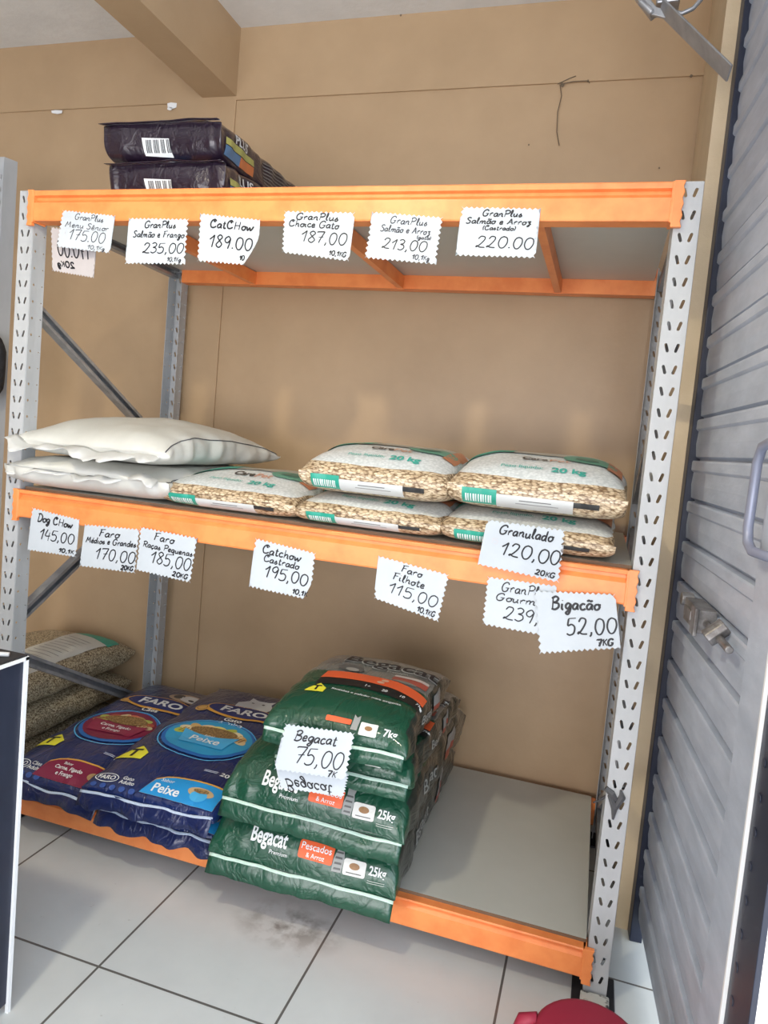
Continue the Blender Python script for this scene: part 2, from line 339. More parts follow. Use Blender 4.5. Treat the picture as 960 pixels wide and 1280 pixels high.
for k, (x, y, rz) in enumerate(((0, 0, 0), (W, 0, 0), (0.012, DB+.03, PI), (W+.014, DB+.03, PI))):
    p = p0 if k == 0 else p0.copy()
    if k: C.objects.link(p)
    p.location = (x, y, 0); p.rotation_euler = (0, 0, rz)
    obj('base_plate', baseplate(x, y, 1 if y < .3 else -1), [M_foot, M_dark], rack, bevel=.003)
def beam_bm(x0, x1, sg=1, h=.088):
    """stepped box beam, front face toward -y at y=0, top at z=0"""
    b_ = bmesh.new(); f = -.012
    pr = [(f, 0), (.034, 0), (.034, -h), (f, -h), (f-.002, -h+.004), (f-.002, -h+.052), (f+.009, -h+.062), (f+.010, -h+.070), (f-.001, -h+.073), (f-.002, -.003)]
    prism(b_, [(y*sg, z_) for y, z_ in pr], x0, x1)
    return b_
def conn_bm(x0, x1, h, tooth):
    """end plate hooked over the post; its post edge is serrated"""
    b_ = bmesh.new(); ps = [(x0, -h), (x0, 0)]; nn = 4
    if tooth > 0:
        ps = [(x0, 0.002), (x0, -h)]
        for k in range(nn*2+1): ps.append((x1-(.004 if k % 2 else 0), -h+(h+.002)*k/(nn*2)))
    else:
        ps = [(x1, -h), (x1, 0.002)]
        for k in range(nn*2+1): ps.append((x0+(.004 if k % 2 else 0), .002-(h+.002)*k/(nn*2)))
    prism(b_, ps, -.0165, -.0035, 1)
    # the return that runs back beside the post
    xi = x0 if tooth > 0 else x1
    box(b_, (xi-.004, -.016, -h+.01), (xi+.004, .036, 0))
    return b_
for zt, h in ((1.981, .088), (1.085, .083), (0.137, .075)):
    for yy, sg in ((0, 1), (DB+.012, -1)):
        bo = obj('beam', beam_bm(.03, W-.03, sg, h), M_orange, rack); bo.location = (0, yy, zt)
        if sg == -1: bo.location = (0.012, yy, zt)
        for tt, x0, x1 in () if sg == -1 else ((-1, .016, .036), (1, W-.036, W-.012)):
            c = obj('connector', conn_bm(x0, x1, h+.014, tt), M_orange, bo, bevel=.0015)
            if sg == -1: c.scale = (1, -1, 1)
for zt, th, x1 in ((1.964, .022, W-.026), (1.094, .018, W-.03), (.146, .018, W-.033)):
    b = bmesh.new(); box(b, (.036, .012, zt-th), (x1, DB+.015, zt)); b.faces.ensure_lookup_table()
    for f in b.faces:
        if abs(f.normal.z) < .5: f.material_index = 1
    obj('shelf_board', b, [M_board, M_edge], rack)
for x in (.365, .965, 1.53):
    for z0 in (1.893, ):
        b = bmesh.new(); prism(b, [(x-.011, z0), (x+.011, z0), (x+.011, z0+.046), (x-.011, z0+.046)], .03, DB-.02, 1); box(b, (x-.014, DB-.024, z0-.002), (x+.014, DB-.02, z0+.03)); obj('tie_bar', b, M_orange, rack)
# bracing of the two end frames: C-section struts
def strut(x, ya, za, yb, zb):
    b_ = bmesh.new(); a = Vector((x, ya, za)); c = Vector((x, yb, zb)); d = (c-a).normalized(); u = Vector((1, 0, 0)).cross(d).normalized()
    for off, wx, wz in ((Vector((0.012, 0, 0)), .003, .034), ):
        pass
    orient_box(b_, a+Vector((-.013, 0, 0)), c+Vector((-.013, 0, 0)), .003, .036, u)
    orient_box(b_, a+u*.017, c+u*.017, .028, .003, u); orient_box(b_, a-u*.017, c-u*.017, .028, .003, u)
    orient_box(b_, a+Vector((.013, 0, 0))+u*.013, c+Vector((.013, 0, 0))+u*.013, .003, .010, u); orient_box(b_, a+Vector((.013, 0, 0))-u*.013, c+Vector((.013, 0, 0))-u*.013, .003, .010, u)
    tube(b_, [a+Vector((.0, .0, 0)), a+Vector((.024, 0, 0))], .006, 8); tube(b_, [c, c+Vector((.024, 0, 0))], .006, 8)
    return b_
for x in (0.0, W+.004):
    for ya, za, yb, zb in ((.045, 1.945, DB, 1.93), (.05, 1.645, DB, 1.215), (.045, .665, DB, 1.10), (.05, .535, DB, .135), (.045, .1, DB, .1)):
        obj('brace', strut(x, ya, za, yb, zb), M_galv, rack)
# grey tape torn round the lower right post
b = bmesh.new()
for ps in (((757, 985), (765, 992), (772, 1002)), ((762, 994), (768, 1010), (766, 1024)), ((768, 1012), (778, 996), (776, 988))):
    tube(b, [at(x, y, 1, -.004) for x, y in ps], [.006, .009, .003], 6)
tube(b, [at(765, 990, 1, -.003), at(750, 1000, 1, .03), at(742, 1003, 1, .06)], [.004, .003, .002], 6)
obj('torn_tape', b, flat((.08, .08, .085), .5), rack)

# ------------------------------------------------------------------ handwriting (stroke alphabet)
G = {}
def g(ch, adv, s): G[ch] = (adv, [[tuple(float(v) for v in p.split(',')) for p in st.split()] for st in s.split(';')])
g('0', 6.4, '3,10 1,8.4 .4,4 2,.3 4.2,.5 5.6,4.5 4.9,8.6 2.6,9.9'); g('1', 4.6, '0,6.2 1.8,8 3.4,10;3.4,10 2.9,5 2.5,0')
g('2', 6.4, '.6,7.6 2,9.9 4.5,9.3 4.6,6.8 2.4,2.6 .4,.6 .9,1.7 2.8,.5 6,.3'); g('3', 5.6, '.5,9 2.6,10 4.5,8.5 3.7,6.2 1.8,5.4 4.4,4.6 5,2 2.8,0 .3,1')
g('4', 5.6, '2,10 .4,4 5.2,4.2;4.2,7.5 3.8,-.4'); g('5', 6, '1.2,9.6 .8,5.6 3,6.2 5,4.5 4.5,1 2,0 .2,1;1.2,9.6 5.6,9.9')
g('7', 6, '.2,8.9 .5,9.6 5.6,10;5.6,10 3.7,5 2.4,0;1.6,5 5.2,5.4'); g('8', 5.8, '4.8,8.6 2.8,10 .9,8.2 2.8,5.4 5,2.6 3,0 .6,2 2.6,5.2 5,8.4')
g('9', 5.8, '4.8,8 3,10 .6,8 1,5.6 3,5 4.8,8;4.8,8.6 4.4,4 3.6,0'); g('.', 2.2, '.6,0 .9,.6 1.1,0'); g(',', 2.6, '1.3,1.2 1.2,-.4 .5,-1.6'); g(':', 2.6, '1,4.4 1.2,4;1,1 1.2,.6')
g('(', 2.6, '2,9 .8,5 1.8,-1'); g(')', 2.6, '.5,9 1.8,5 .6,-1'); g(' ', 3, '0,-90 0,-90')
g('a', 4.6, '4,4.4 2,5 .4,3 .9,.5 2.6,.7 4,4;4,4.8 3.7,1 4.8,.3'); g('b', 4.4, '1,10 .7,1;.7,2.6 2.4,5 4,3 3,.2 .7,.8'); g('c', 4, '3.6,4.2 2,5 .4,3 1,.3 2.6,0 4,1')
g('d', 4.8, '3.8,4 2,5 .4,3 1,.3 2.8,.8 3.9,4;4.1,10 3.8,1 4.8,.3'); g('e', 4, '.5,2.4 3.2,3 2.8,4.9 1.2,4.6 .5,2 1.6,0 4,1'); g('f', 3.4, '3.4,9.4 2.2,10 1.5,7 1.2,0;.2,5 2.9,5.2')
g('g', 4.6, '4,4.2 2,5 .5,3 1.2,.8 2.8,1.2 4,4;4.1,4.8 3.8,-1 2.4,-4 .8,-3 2.4,-1 4.6,1'); g('h', 4.8, '.8,10 .6,0;.7,2.6 2.4,5 3.6,4 3.6,1 4.8,.2'); g('i', 2.4, '.8,5 .8,.8 2,.2;.9,7.2 1.1,7.7')
g('l', 2.8, '.4,1 1.8,7 1.7,9.8 .9,9 .9,1.5 2.6,.2'); g('m', 7, '.4,5 .6,0;.6,2.8 2,5 3,4 3,0;3,2.8 4.6,5 5.6,4 5.6,1 7,.2'); g('n', 5, '.5,5 .6,0;.6,2.8 2.4,5 3.6,4 3.6,1 5,.2')
g('o', 4.4, '2.2,5 .5,3 1.2,.2 3,.3 4,2.8 2.4,5 3.2,4.4 4.8,4.4'); g('p', 4.6, '.7,5 .6,-4;.7,3 2.4,5 4,3 3,.3 .7,.9'); g('q', 4.8, '4,4.4 2,5 .5,3 1.2,.4 2.8,.8 4,4;4.1,5 3.8,-3.6 4.8,-2')
g('r', 3.8, '.4,4.8 .8,0;.8,2.8 2,5 3.6,4.6'); g('s', 3.8, '.2,1 2.4,5 2,3.4 3.4,1.6 2,0 .4,.6'); g('t', 3.6, '1.6,8.4 1.4,1 2.4,0 3.6,.8;.2,5.6 3.2,5.8'); g('u', 4.8, '.5,5 .7,1 2,.1 3.6,2;3.8,5 3.7,1 4.8,.2')
g('w', 6.6, '.3,5 1.2,.3 3,4 3.8,.3 5.4,3 5.8,5 6.6,4.6'); g('z', 4.4, '.4,4.6 3.6,5 2,2.6 3.4,1.6 2.6,-2.6 1,-3 2.4,-.6 4.4,1'); g('ã', 4.6, '4,4.4 2,5 .4,3 .9,.5 2.6,.7 4,4;4,4.8 3.7,1 4.8,.3;.4,7 1.6,8 2.8,7.2 4.2,8')
g('ç', 4, '3.6,4.2 2,5 .4,3 1,.3 2.6,0 4,1;2.2,0 2.6,-1.4 1.4,-2'); g('é', 4, '.5,2.4 3.2,3 2.8,4.9 1.2,4.6 .5,2 1.6,0 4,1;1.8,6.6 3.2,8.4'); g('ê', 4, '.5,2.4 3.2,3 2.8,4.9 1.2,4.6 .5,2 1.6,0 4,1;.8,6.4 2,7.8 3.2,6.4')
g('A', 6.4, '.2,.4 1.8,4 3.4,9.6;3.4,9.6 4.6,4 5.6,0;1.2,3.6 5.2,4'); g('B', 6.2, '1.2,9.6 1,0;.2,8.4 3,10.2 5,8.6 3.6,6 1.6,5.4 5,4.6 5.4,1.8 3,-.2 .2,.4'); g('C', 6.6, '5.6,8 4,10 1.6,8.6 .5,4.6 1.6,.6 4,.2 6.2,2;3.8,9.8 3.4,7.8 4.8,7.2')
g('D', 6.6, '1.6,9.4 1.2,.4;.2,9 3.4,9.8 6,6.6 5,1.6 2.6,0 .6,.2'); g('F', 5.4, '1.6,9.6 1.2,4 .9,0;.3,9.4 5.6,10;1.2,5.4 4.4,5.8'); g('G', 7, '5.8,7.6 5,9.6 3,9.8 1,7.6 .4,4 1.4,.8 3.4,.1 5.2,1.6 5.6,4;3.4,4.2 6.6,4.4')
g('H', 6.6, '1,9.6 .8,0;5.4,9.8 5.2,0;.9,4.8 5.4,5.2'); g('K', 5.4, '1,9.8 .8,0;5,9.6 1,4.6;1.8,5.4 5.2,0'); g('M', 8.2, '.4,0 1.4,5 2,9.6;2,9.6 3.6,3;3.6,3 5.8,9.8;5.8,9.8 6.4,4 7.4,0'); g('O', 6.6, '3,10 1,8.4 .4,4 2,.3 4.6,.5 6,4.5 5.3,8.6 2.6,9.9')
g('P', 6, '1.4,9.6 1,0;.2,8.6 3,10.2 5.6,8.4 4.6,5.4 1.2,4.6'); g('R', 6.4, '1.4,9.6 1,0;.2,8.6 3,10.2 5.4,8.4 4.4,5.6 1.4,5;2.4,5 4,2 6.2,0'); g('S', 5.6, '5,8.6 3.2,10 1,8.4 2,6 4.4,4 4,1 2,0 .2,1.2'); g('W', 8.4, '.4,9.6 1.8,.2;1.8,.2 4.2,7;4.2,7 5.4,.2;5.4,.2 7.8,9.8')
def smooth(ps, n=5):
    if len(ps) < 3: return [Vector(p) for p in ps]
    ps = [Vector(p) for p in ps]; o = []
    for i in range(len(ps)-1):
        a, b_, c, d = ps[max(i-1, 0)], ps[i], ps[i+1], ps[min(i+2, len(ps)-1)]
        for k in range(n):
            t = k/n; o.append(.5*((2*b_)+(c-a)*t+(2*a-5*b_+4*c-d)*t*t+(3*b_-a-3*c+d)*t*t*t))
    return o+[ps[-1]]
def write(bm, s, u0, u1, vb, hgt, pen, asp, fn, rng, slope=0.0, mi=0):
    """handwriting between u0 and u1 of the card, baseline vb down from the top, cap height hgt (of card height); asp = card width/height"""
    adv = sum(G[c][0]+.5 for c in s)-.5; kx = (u1-u0)/adv; ky = hgt/10; x = 0
    for c in s:
        a, sts = G[c]; jy = rng.uniform(-.35, .35); jx = rng.uniform(.94, 1.06)
        if c != ' ':
            for st in sts:
                pts = smooth([((x+p[0]*jx+p[1]*.12)*kx*asp+u0*asp, -(p[1]+jy)*ky+vb+slope*(x*kx)) for p in st])   # in units of card height
                n = len(pts); L = []; R_ = []
                for i, p in enumerate(pts):
                    t = (pts[min(i+1, n-1)]-pts[max(i-1, 0)])
                    if t.length < 1e-9: t = Vector((1, 0))
                    t.normalize(); q = Vector((-t.y, t.x))*(pen+.007)*.5*(1 if 0 < i < n-1 else .6)
                    L.append(p+q); R_.append(p-q)
                vl = [bm.verts.new(fn(p.x/asp, p.y)) for p in L]; vr = [bm.verts.new(fn(p.x/asp, p.y)) for p in R_]
                for i in range(n-1): bm.faces.new((vl[i], vr[i], vr[i+1], vl[i+1])).material_index = mi
        x += a+.5
def zig(n, rng, amp):
    o = []
    for k in range(n): o += [(k/n, 0), ((k+.5)/n, amp*rng.uniform(.8, 1.2))]
    return o
CARDS = 'handwritten price cards'
def price_card(label, px, ys, lines, seed, mirror=False, cut=None, paper=None, notes=()):
    """px: the four corners of the card in the photograph (top left, top right, bottom right, bottom left); ys: depth at top and bottom"""
    rng = random.Random(seed)
    c = [at(px[0][0], px[0][1], 1, ys[0]), at(px[1][0], px[1][1], 1, ys[0]), at(px[2][0], px[2][1], 1, ys[1]), at(px[3][0], px[3][1], 1, ys[1])]
    org = (c[0]+c[1]+c[2]+c[3])/4
    nrm = (c[1]-c[0]).cross(c[0]-c[3]).normalized()
    if nrm.y > 0: nrm = -nrm
    asp = (c[1]-c[0]).length/(c[3]-c[0]).length
    def fn(u, v, off=0.0): return (c[0]*(1-u)+c[1]*u)*(1-v)+(c[3]*(1-u)+c[2]*u)*v-org+nrm*off
    root = bpy.data.objects.new('price_card', None); C.objects.link(root); root.location = org; tag(root, label, 'price tag', CARDS)
    bm = bmesh.new(); am = .030
    nx, ny = 15, 9; outl = []
    outl += [(t, a*1.3) for t, a in zig(nx, rng, am)]; outl += [(1-a, t) for t, a in zig(ny, rng, am)]
    outl += [(1-t, 1-a*1.3) for t, a in zig(nx, rng, am)]; outl += [(a, 1-t) for t, a in zig(ny, rng, am)]
    if cut: outl = [p for p in (cut(u, v) for u, v in outl) if p]
    fr = [bm.verts.new(fn(u, v)) for u, v in outl]; bk = [bm.verts.new(fn(u, v, -.0008)) for u, v in outl]
    f1 = bm.faces.new(fr); f2 = bm.faces.new(bk[::-1]); n = len(outl)
    for i in range(n): bm.faces.new((fr[i], bk[i], bk[(i+1) % n], fr[(i+1) % n]))
    bmesh.ops.triangulate(bm, faces=[f1, f2]); bmesh.ops.recalc_face_normals(bm, faces=bm.faces)
    obj('card', bm, paper or M_paper, root)
    def f2_(u, v): return fn(1-u if mirror else u, v, .0009)
    for part, ls in (('product_name', lines[0]), ('price', lines[1]), ('weight', lines[2])):
        if ls:
            bm = bmesh.new()
            for (s, u0, u1, vb, h, pen) in ls: write(bm, s, u0, u1, vb, h, pen, asp, f2_, rng)
            obj(part, bm, M_ink if ls[0][5] > .016 else M_thin, root)
    if notes:
        bm = bmesh.new()
        for (s, u0, u1, vb, h, pen) in notes: write(bm, s, u0, u1, vb, h, pen, asp, f2_, rng)
        obj('faint_note', bm, M_faint, root)
    return root
T = -.0165
def rcut(u, v):
    if v > .35 and u > 1.0-.24*((v-.35)/.65)**1.3: return (1.0-.24*((v-.35)/.65)**1.3, v)
    return (u, v)
price_card('mirrored blank-backed price card hanging behind the 175.00 card', ((63, 283), (122, 291), (117, 348), (65, 339)), (.006, .004), ([], [('170.00', .1, .85, .62, .34, .026)], [('20Kg', .45, .85, .86, .13, .03)]), 1, True, None, M_paperback)
price_card('white zigzag-edged card reading 175.00, leftmost on the top beam', ((78, 262), (144, 269), (137, 317), (70, 309)), (T, T-.006), ([('GranPlus', .26, .80, .22, .16, .014), ('Menu Sênior', .1, .92, .44, .15, .012)], [('175.00', .2, .88, .76, .28, .015)], [('10,1Kg', .58, .90, .94, .10, .012)]), 2, notes=[('K', .1, .18, .72, .2, .012)])
price_card('white zigzag-edged card reading 235,00, second on the top beam', ((161, 272), (236, 273), (231, 331), (156, 330)), (T, T-.006), ([('GranPlus', .28, .80, .22, .15, .018), ('Salmão e Frango', .10, .95, .42, .14, .015)], [('235,00', .28, .96, .76, .22, .017)], [('10,1Kg', .70, .93, .93, .09, .014)]), 3, notes=[('KV', .1, .26, .7, .14, .012)] if 'V' in G else [('K', .1, .2, .7, .14, .012)])
price_card('white card reading 189.00 with a torn lower right corner', ((250, 266), (325, 274), (322, 333), (246, 327)), (T, T-.006), ([('CatCHow', .18, .90, .27, .17, .026)], [('189.00', .18, .90, .68, .26, .022)], [('10', .70, .78, .90, .10, .018)]), 4, cut=rcut)
price_card('white zigzag-edged card reading 187,00, left of the 213,00 card', ((355, 263), (444, 265), (436, 327), (352, 316)), (T, T-.006), ([('GranPlus', .18, .78, .20, .15, .024), ('Choice Gato', .08, .80, .36, .15, .021)], [('187,00', .27, .93, .69, .25, .021)], [('10,1KG', .70, .95, .92, .10, .022)]), 5, notes=[('K', .1, .16, .68, .12, .012)])
price_card('white zigzag-edged card reading 213,00, left of the 220.00 card', ((465, 264), (554, 271), (545, 331), (455, 323)), (T, T-.006), ([('GranPlus', .28, .80, .22, .15, .016), ('Salmão e Arroz', .16, .86, .40, .14, .015), ('(gato)', .68, .88, .50, .08, .013)], [('213,00', .22, .84, .76, .22, .018)], [('10,1Kg', .66, .90, .93, .10, .015)]), 6, notes=[('K', .1, .18, .70, .12, .012)])
price_card('white zigzag-edged card reading 220.00, rightmost on the top beam', ((577, 258), (676, 260), (669, 323), (569, 320)), (T, T-.006), ([('GranPlus', .28, .78, .19, .13, .020), ('Salmão e Arroz', .08, .90, .34, .12, .018), ('(Castrado)', .30, .72, .46, .09, .015)], [('220.00', .24, .96, .82, .23, .018)], []), 7)
Z = -.0165
price_card('white card reading 145,00 at the left end of the middle beam', ((40, 634), (99, 649), (95, 697), (34, 688)), (Z, Z-.006), ([('Dog CHow', .14, .88, .28, .19, .026)], [('145,00', .22, .93, .68, .26, .020)], [('10,1K', .64, .95, .92, .10, .024)]), 8)
price_card('white zigzag-edged card reading 170,00 under the white sacks', ((106, 655), (175, 661), (169, 717), (99, 708)), (Z, Z-.006), ([('Faro', .28, .65, .25, .17, .022), ('Médios e Grandes', .06, .96, .42, .14, .019)], [('170,00', .26, .97, .78, .26, .020)], [('20KG', .74, .96, .95, .10, .024)]), 9)
price_card('white zigzag-edged card reading 185,00, touching the 170,00 card', ((175, 658), (247, 672), (238, 729), (170, 713)), (Z-.004, Z-.010), ([('Faro', .26, .62, .24, .17, .021), ('Raças Pequenas', .08, .96, .43, .13, .018)], [('185,00', .24, .96, .75, .27, .020)], [('20KG', .66, .94, .93, .10, .024)]), 10)
price_card('white card reading 195,00 below the single bag of pellets', ((319, 672), (395, 691), (388, 751), (311, 734)), (Z, Z-.006), ([('Catchow', .14, .78, .26, .17, .021), ('Castrado', .18, .76, .42, .14, .018)], [('195,00', .22, .92, .72, .24, .020)], [('10,1K', .70, .94, .93, .10, .020)]), 11, cut=lambda u, v: (min(u, 1-.12*max(0, (v-.6)/.4)), v))
price_card('white zigzag-edged card reading 115,00 on the middle of the beam', ((473, 694), (562, 718), (548, 778), (467, 748)), (Z, Z-.006), ([('Faro', .34, .64, .22, .15, .022), ('Filhote', .24, .70, .43, .16, .022)], [('115,00', .20, .92, .74, .24, .020)], [('10,1KG', .66, .93, .93, .11, .022)]), 12)
price_card('white zigzag-edged card reading 239, half covered by the 52,00 card', ((609, 720), (706, 733), (700, 799), (602, 781)), (Z, Z-.008), ([('GranPlus', .20, .82, .26, .19, .019), ('Gourmet', .14, .80, .45, .15, .019)], [('239,00', .26, 1.0, .80, .26, .019)], []), 13, cut=lambda u, v: (min(u, .9), v))
price_card('white zigzag-edged card reading 52,00, rightmost on the middle beam', ((667, 737), (769, 742), (776, 811), (674, 818)), (Z-.010, Z-.014), ([('Bigacão', .20, .80, .30, .20, .028)], [('52,00', .36, .98, .72, .28, .021)], [('7KG', .72, .92, .93, .12, .026)]), 14)
price_card('white purple-edged card reading 120,00 in front of the pellet bags', ((609, 649), (707, 662), (699, 729), (597, 706)), (-.060, -.030), ([('Granulado', .18, .86, .26, .19, .026)], [('120,00', .24, .98, .68, .27, .022)], [('20KG', .70, .94, .93, .10, .020)]), 15, notes=[('15:', .10, .22, .48, .12, .014)])

# ------------------------------------------------------------------ bags
class Bag:
    """a filled bag: L wide (x), D deep (y, sealed end toward the viewer at y=0), H high"""
    def __init__(s, root, name, L, D, H, mats, seam=.4, bseam=.5, p=3.2, q=2.2, pb=9, e=3.4, eb=6, amp=.006, freq=7, wr=.006, seed=1, nu=64, nv=52, matfn=None, ear=.0, press=None, warp=None):
        rng = random.Random(seed); off = Vector((rng.uniform(0, 50), rng.uniform(0, 50), rng.uniform(0, 50)))
        bm = bmesh.new(); rows = []; s.prof = []
        for j in range(nv+1):
            t = -math.cos(PI*j/nv); t = max(-.9999, min(.9999, t)); y = D*(t+1)/2
            pr = (1-abs(t)**p)**(1/q); pbm = (1-abs(t)**pb)**(1/3.0)
            zs = H*(seam if t < 0 else bseam)*(1) if abs(t) > .5 else H*(seam+(bseam-seam)*(t+.5))
            zt = zs+(H-zs)*pr; zb = zs*(1-pbm); zc = zb+(zt-zb)*.42
            hw = L/2*(1+ear*abs(t)**6-.012*pr); r = []
            for i in range(nu):
                th = 2*PI*i/nu; cc, ss = math.cos(th), math.sin(th); ex = e if ss > 0 else eb
                X = hw*math.copysign(abs(cc)**(2/ex), cc); Z_ = zc+(zt-zc if ss > 0 else zc-zb)*math.copysign(abs(ss)**(2/ex), ss)
                co = Vector((X, y, Z_)); k = 1-abs(t)**12
                nn = noise.noise_vector(co*freq+off); n2 = noise.noise_vector(co*freq*2.7+off*1.3)
                d = nn*amp+n2*amp*.4
                ed = math.exp(-(1-abs(t))/.10)
                d += Vector((0, noise.noise(Vector((X*38, seed*3.1, Z_*10)))*wr*ed*.8, noise.noise(Vector((X*34, y*8, seed*1.7)))*wr*ed))
                sd = math.exp(-(hw-abs(X))/(.05))*k                       # creases along the sides
                d += Vector((noise.noise(Vector((y*24, Z_*14, seed*2.3)))*wr*sd*1.1, 0, 0))
                d.z *= (.25+.75*pr) if ss > 0 else .15
                co2 = co+d
                if co2.z < 0: co2.z = 0
                if press and co2.z > press: co2.z = press+(co2.z-press)*.08
                if warp: co2 = warp(co2)
                r.append(bm.verts.new(co2))
            rows.append(r)
        for j in range(nv):
            for i in range(nu):
                f = bm.faces.new((rows[j][i], rows[j][(i+1) % nu], rows[j+1][(i+1) % nu], rows[j+1][i]))
                if matfn:
                    cx = f.calc_center_median(); a = (i+.5)/nu*2*PI; f.material_index = matfn(cx, math.cos(a), math.sin(a), j/nv)
        bm.faces.new(rows[0][::-1]); bm.faces.new(rows[-1]); bmesh.ops.recalc_face_normals(bm, faces=bm.faces)
        mid = [rows[j][nu//4].co.copy() for j in range(nv+1)]; acc = 0; s.arc = []
        for j, c in enumerate(mid):
            if j: acc += (Vector((c.y, c.z))-Vector((mid[j-1].y, mid[j-1].z))).length
            s.arc.append((acc, c.y, c.z))
        s.len = acc; s.front = [(rows[0][i].co.x, rows[0][i].co.y, rows[0][i].co.z) for i in range(nu//2+1)]
        s.rows = [[v.co.copy() for v in r] for r in rows]; s.nu = nu; s.nv = nv
        bm.normal_update(); s.bvh = BVHTree.FromBMesh(bm); s.L, s.D, s.H = L, D, H; s.root = root; s.parts = {}
        s.o = obj(name, bm, mats, root, True); s.seam = seam*H
    def at_arc(s, a):
        A = s.arc; a = max(0, min(s.len*.999, a))
        for j in range(len(A)-1):
            if A[j+1][0] >= a:
                t = (a-A[j][0])/max(1e-9, A[j+1][0]-A[j][0]); d = Vector((0, A[j+1][1]-A[j][1], A[j+1][2]-A[j][2])).normalized()
                return Vector((0, A[j][1]+(A[j+1][1]-A[j][1])*t, A[j][2]+(A[j+1][2]-A[j][2])*t)), Vector((0, -d.z, d.y))
    def top(s, x, a, off):
        p, n = s.at_arc(a); p.x = x
        # soften the direction so prints wrap smoothly from the front face to the top
        h = s.bvh.ray_cast(p+n*.12, -n, .3)
        if h[0] is None: h = s.bvh.ray_cast(Vector((x*.97, p.y, p.z))+n*.12, -n, .3)
        return (h[0] if h[0] is not None else p)+n*off
    def side(s, y, z, off):
        h = s.bvh.ray_cast(Vector((s.L, y, z)), Vector((-1, 0, 0)), s.L)
        return (h[0] if h[0] is not None else Vector((s.L/2, y, z)))+Vector((off, 0, 0))
    def add(s, part, col, bm2, layer=0, where='top', mat=None, maxe=.014):
        bmesh.ops.triangulate(bm2, faces=bm2.faces)
        for _ in range(6):
            le = [e for e in bm2.edges if e.calc_length() > maxe]
            if not le: break
            bmesh.ops.subdivide_edges(bm2, edges=le, cuts=1); bmesh.ops.triangulate(bm2, faces=[f for f in bm2.faces if len(f.verts) > 3])
        bm, mats = s.parts.setdefault(part, (bmesh.new(), []))
        m = mat or flat(col, .42)
        if m not in mats: mats.append(m)
        mi = mats.index(m); off = .0018+.0010*layer; fn = s.top if where == 'top' else s.side
        bm2.verts.index_update(); vm = [bm.verts.new(fn(v.co.x, v.co.y, off)) for v in bm2.verts]
        seen = set()
        for f in bm2.faces:
            k = frozenset(v.index for v in f.verts)
            if k in seen or len(k) < 3: continue
            seen.add(k); bm.faces.new([vm[v.index] for v in f.verts]).material_index = mi
        bm2.free()
    def done(s):
        for k, (bm, mats) in s.parts.items(): obj(k, bm, mats, s.root)
def strip2(bm, pts_a, pts_b, mi=0):
    va = [bm.verts.new(p) for p in pts_a]; vb = [bm.verts.new(p) for p in pts_b]
    for i in range(len(va)-1): bm.faces.new((va[i], va[i+1], vb[i+1], vb[i])).material_index = mi
def fin(bag, fl, drop, colm, linem, seed=0, lw=.008, wave=.004, part='sealed_edge', zoff=0.0):
    """the welded end hanging from the front seam: a pale weld line, then the film"""
    rng = random.Random(seed); bm = bmesh.new(); n = 40; L = bag.L; rws = []
    for k, (a, _) in enumerate(((0, 0), (lw, 0), (lw+.3*(fl-lw), 1), (fl, 1))):
        r = []
        for i in range(n+1):
            x = -L/2*.985+L*.985*i/n; w1 = noise.noise(Vector((x*22, seed*2.2, a*20)))*wave*(.4+a/max(fl, .001)); w0 = noise.noise(Vector((x*9, seed*4.2, 3)))*wave*1.4
            r.append(Vector((x, -.002-a*math.cos(drop)+w1, bag.seam+zoff-a*math.sin(drop)+w0+w1*.5)))
        rws.append(r)
    for k in range(3): strip2(bm, rws[k], rws[k+1], 0 if k == 0 else 1)
    bmesh.ops.remove_doubles(bm, verts=bm.verts, dist=1e-6); bmesh.ops.recalc_face_normals(bm, faces=bm.faces)
    return obj(part, bm, [linem, colm], bag.root, True, solid=.0016)
def strip_rows(bm, fn, nu_, nv_, mi=0):
    g_ = [[bm.verts.new(fn(i/nu_, j/nv_)) for i in range(nu_+1)] for j in range(nv_+1)]
    for j in range(nv_):
        for i in range(nu_): bm.faces.new((g_[j][i], g_[j][i+1], g_[j+1][i+1], g_[j+1][i])).material_index = mi
# flat printed shapes
def poly(ps):
    bm = bmesh.new(); bm.faces.new([bm.verts.new((x, y, 0)) for x, y in ps]); return bm
def ell(cx, cy, rx, ry, n=28, rot=0, a0=0, a1=2*PI):
    c, s_ = math.cos(rot), math.sin(rot)
    return poly([(cx+rx*math.cos(t)*c-ry*math.sin(t)*s_, cy+rx*math.cos(t)*s_+ry*math.sin(t)*c) for t in [a0+(a1-a0)*k/n for k in range(n)]])
def ring(cx, cy, rx, ry, wd, n=36, a0=0, a1=2*PI):
    bm = bmesh.new(); A = []; B = []
    for k in range(n+1):
        t = a0+(a1-a0)*k/n; A.append((cx+rx*math.cos(t), cy+ry*math.sin(t), 0)); B.append((cx+(rx-wd)*math.cos(t), cy+(ry-wd)*math.sin(t), 0))
    strip2(bm, A, B); return bm
def rrect(x0, y0, x1, y1, r=.006):
    ps = []
    for cx, cy, a in ((x1-r, y1-r, 0), (x0+r, y1-r, PI/2), (x0+r, y0+r, PI), (x1-r, y0+r, 1.5*PI)):
        for k in range(5): t = a+PI/2*k/4; ps.append((cx+r*math.cos(t), cy+r*math.sin(t)))
    return poly(ps)
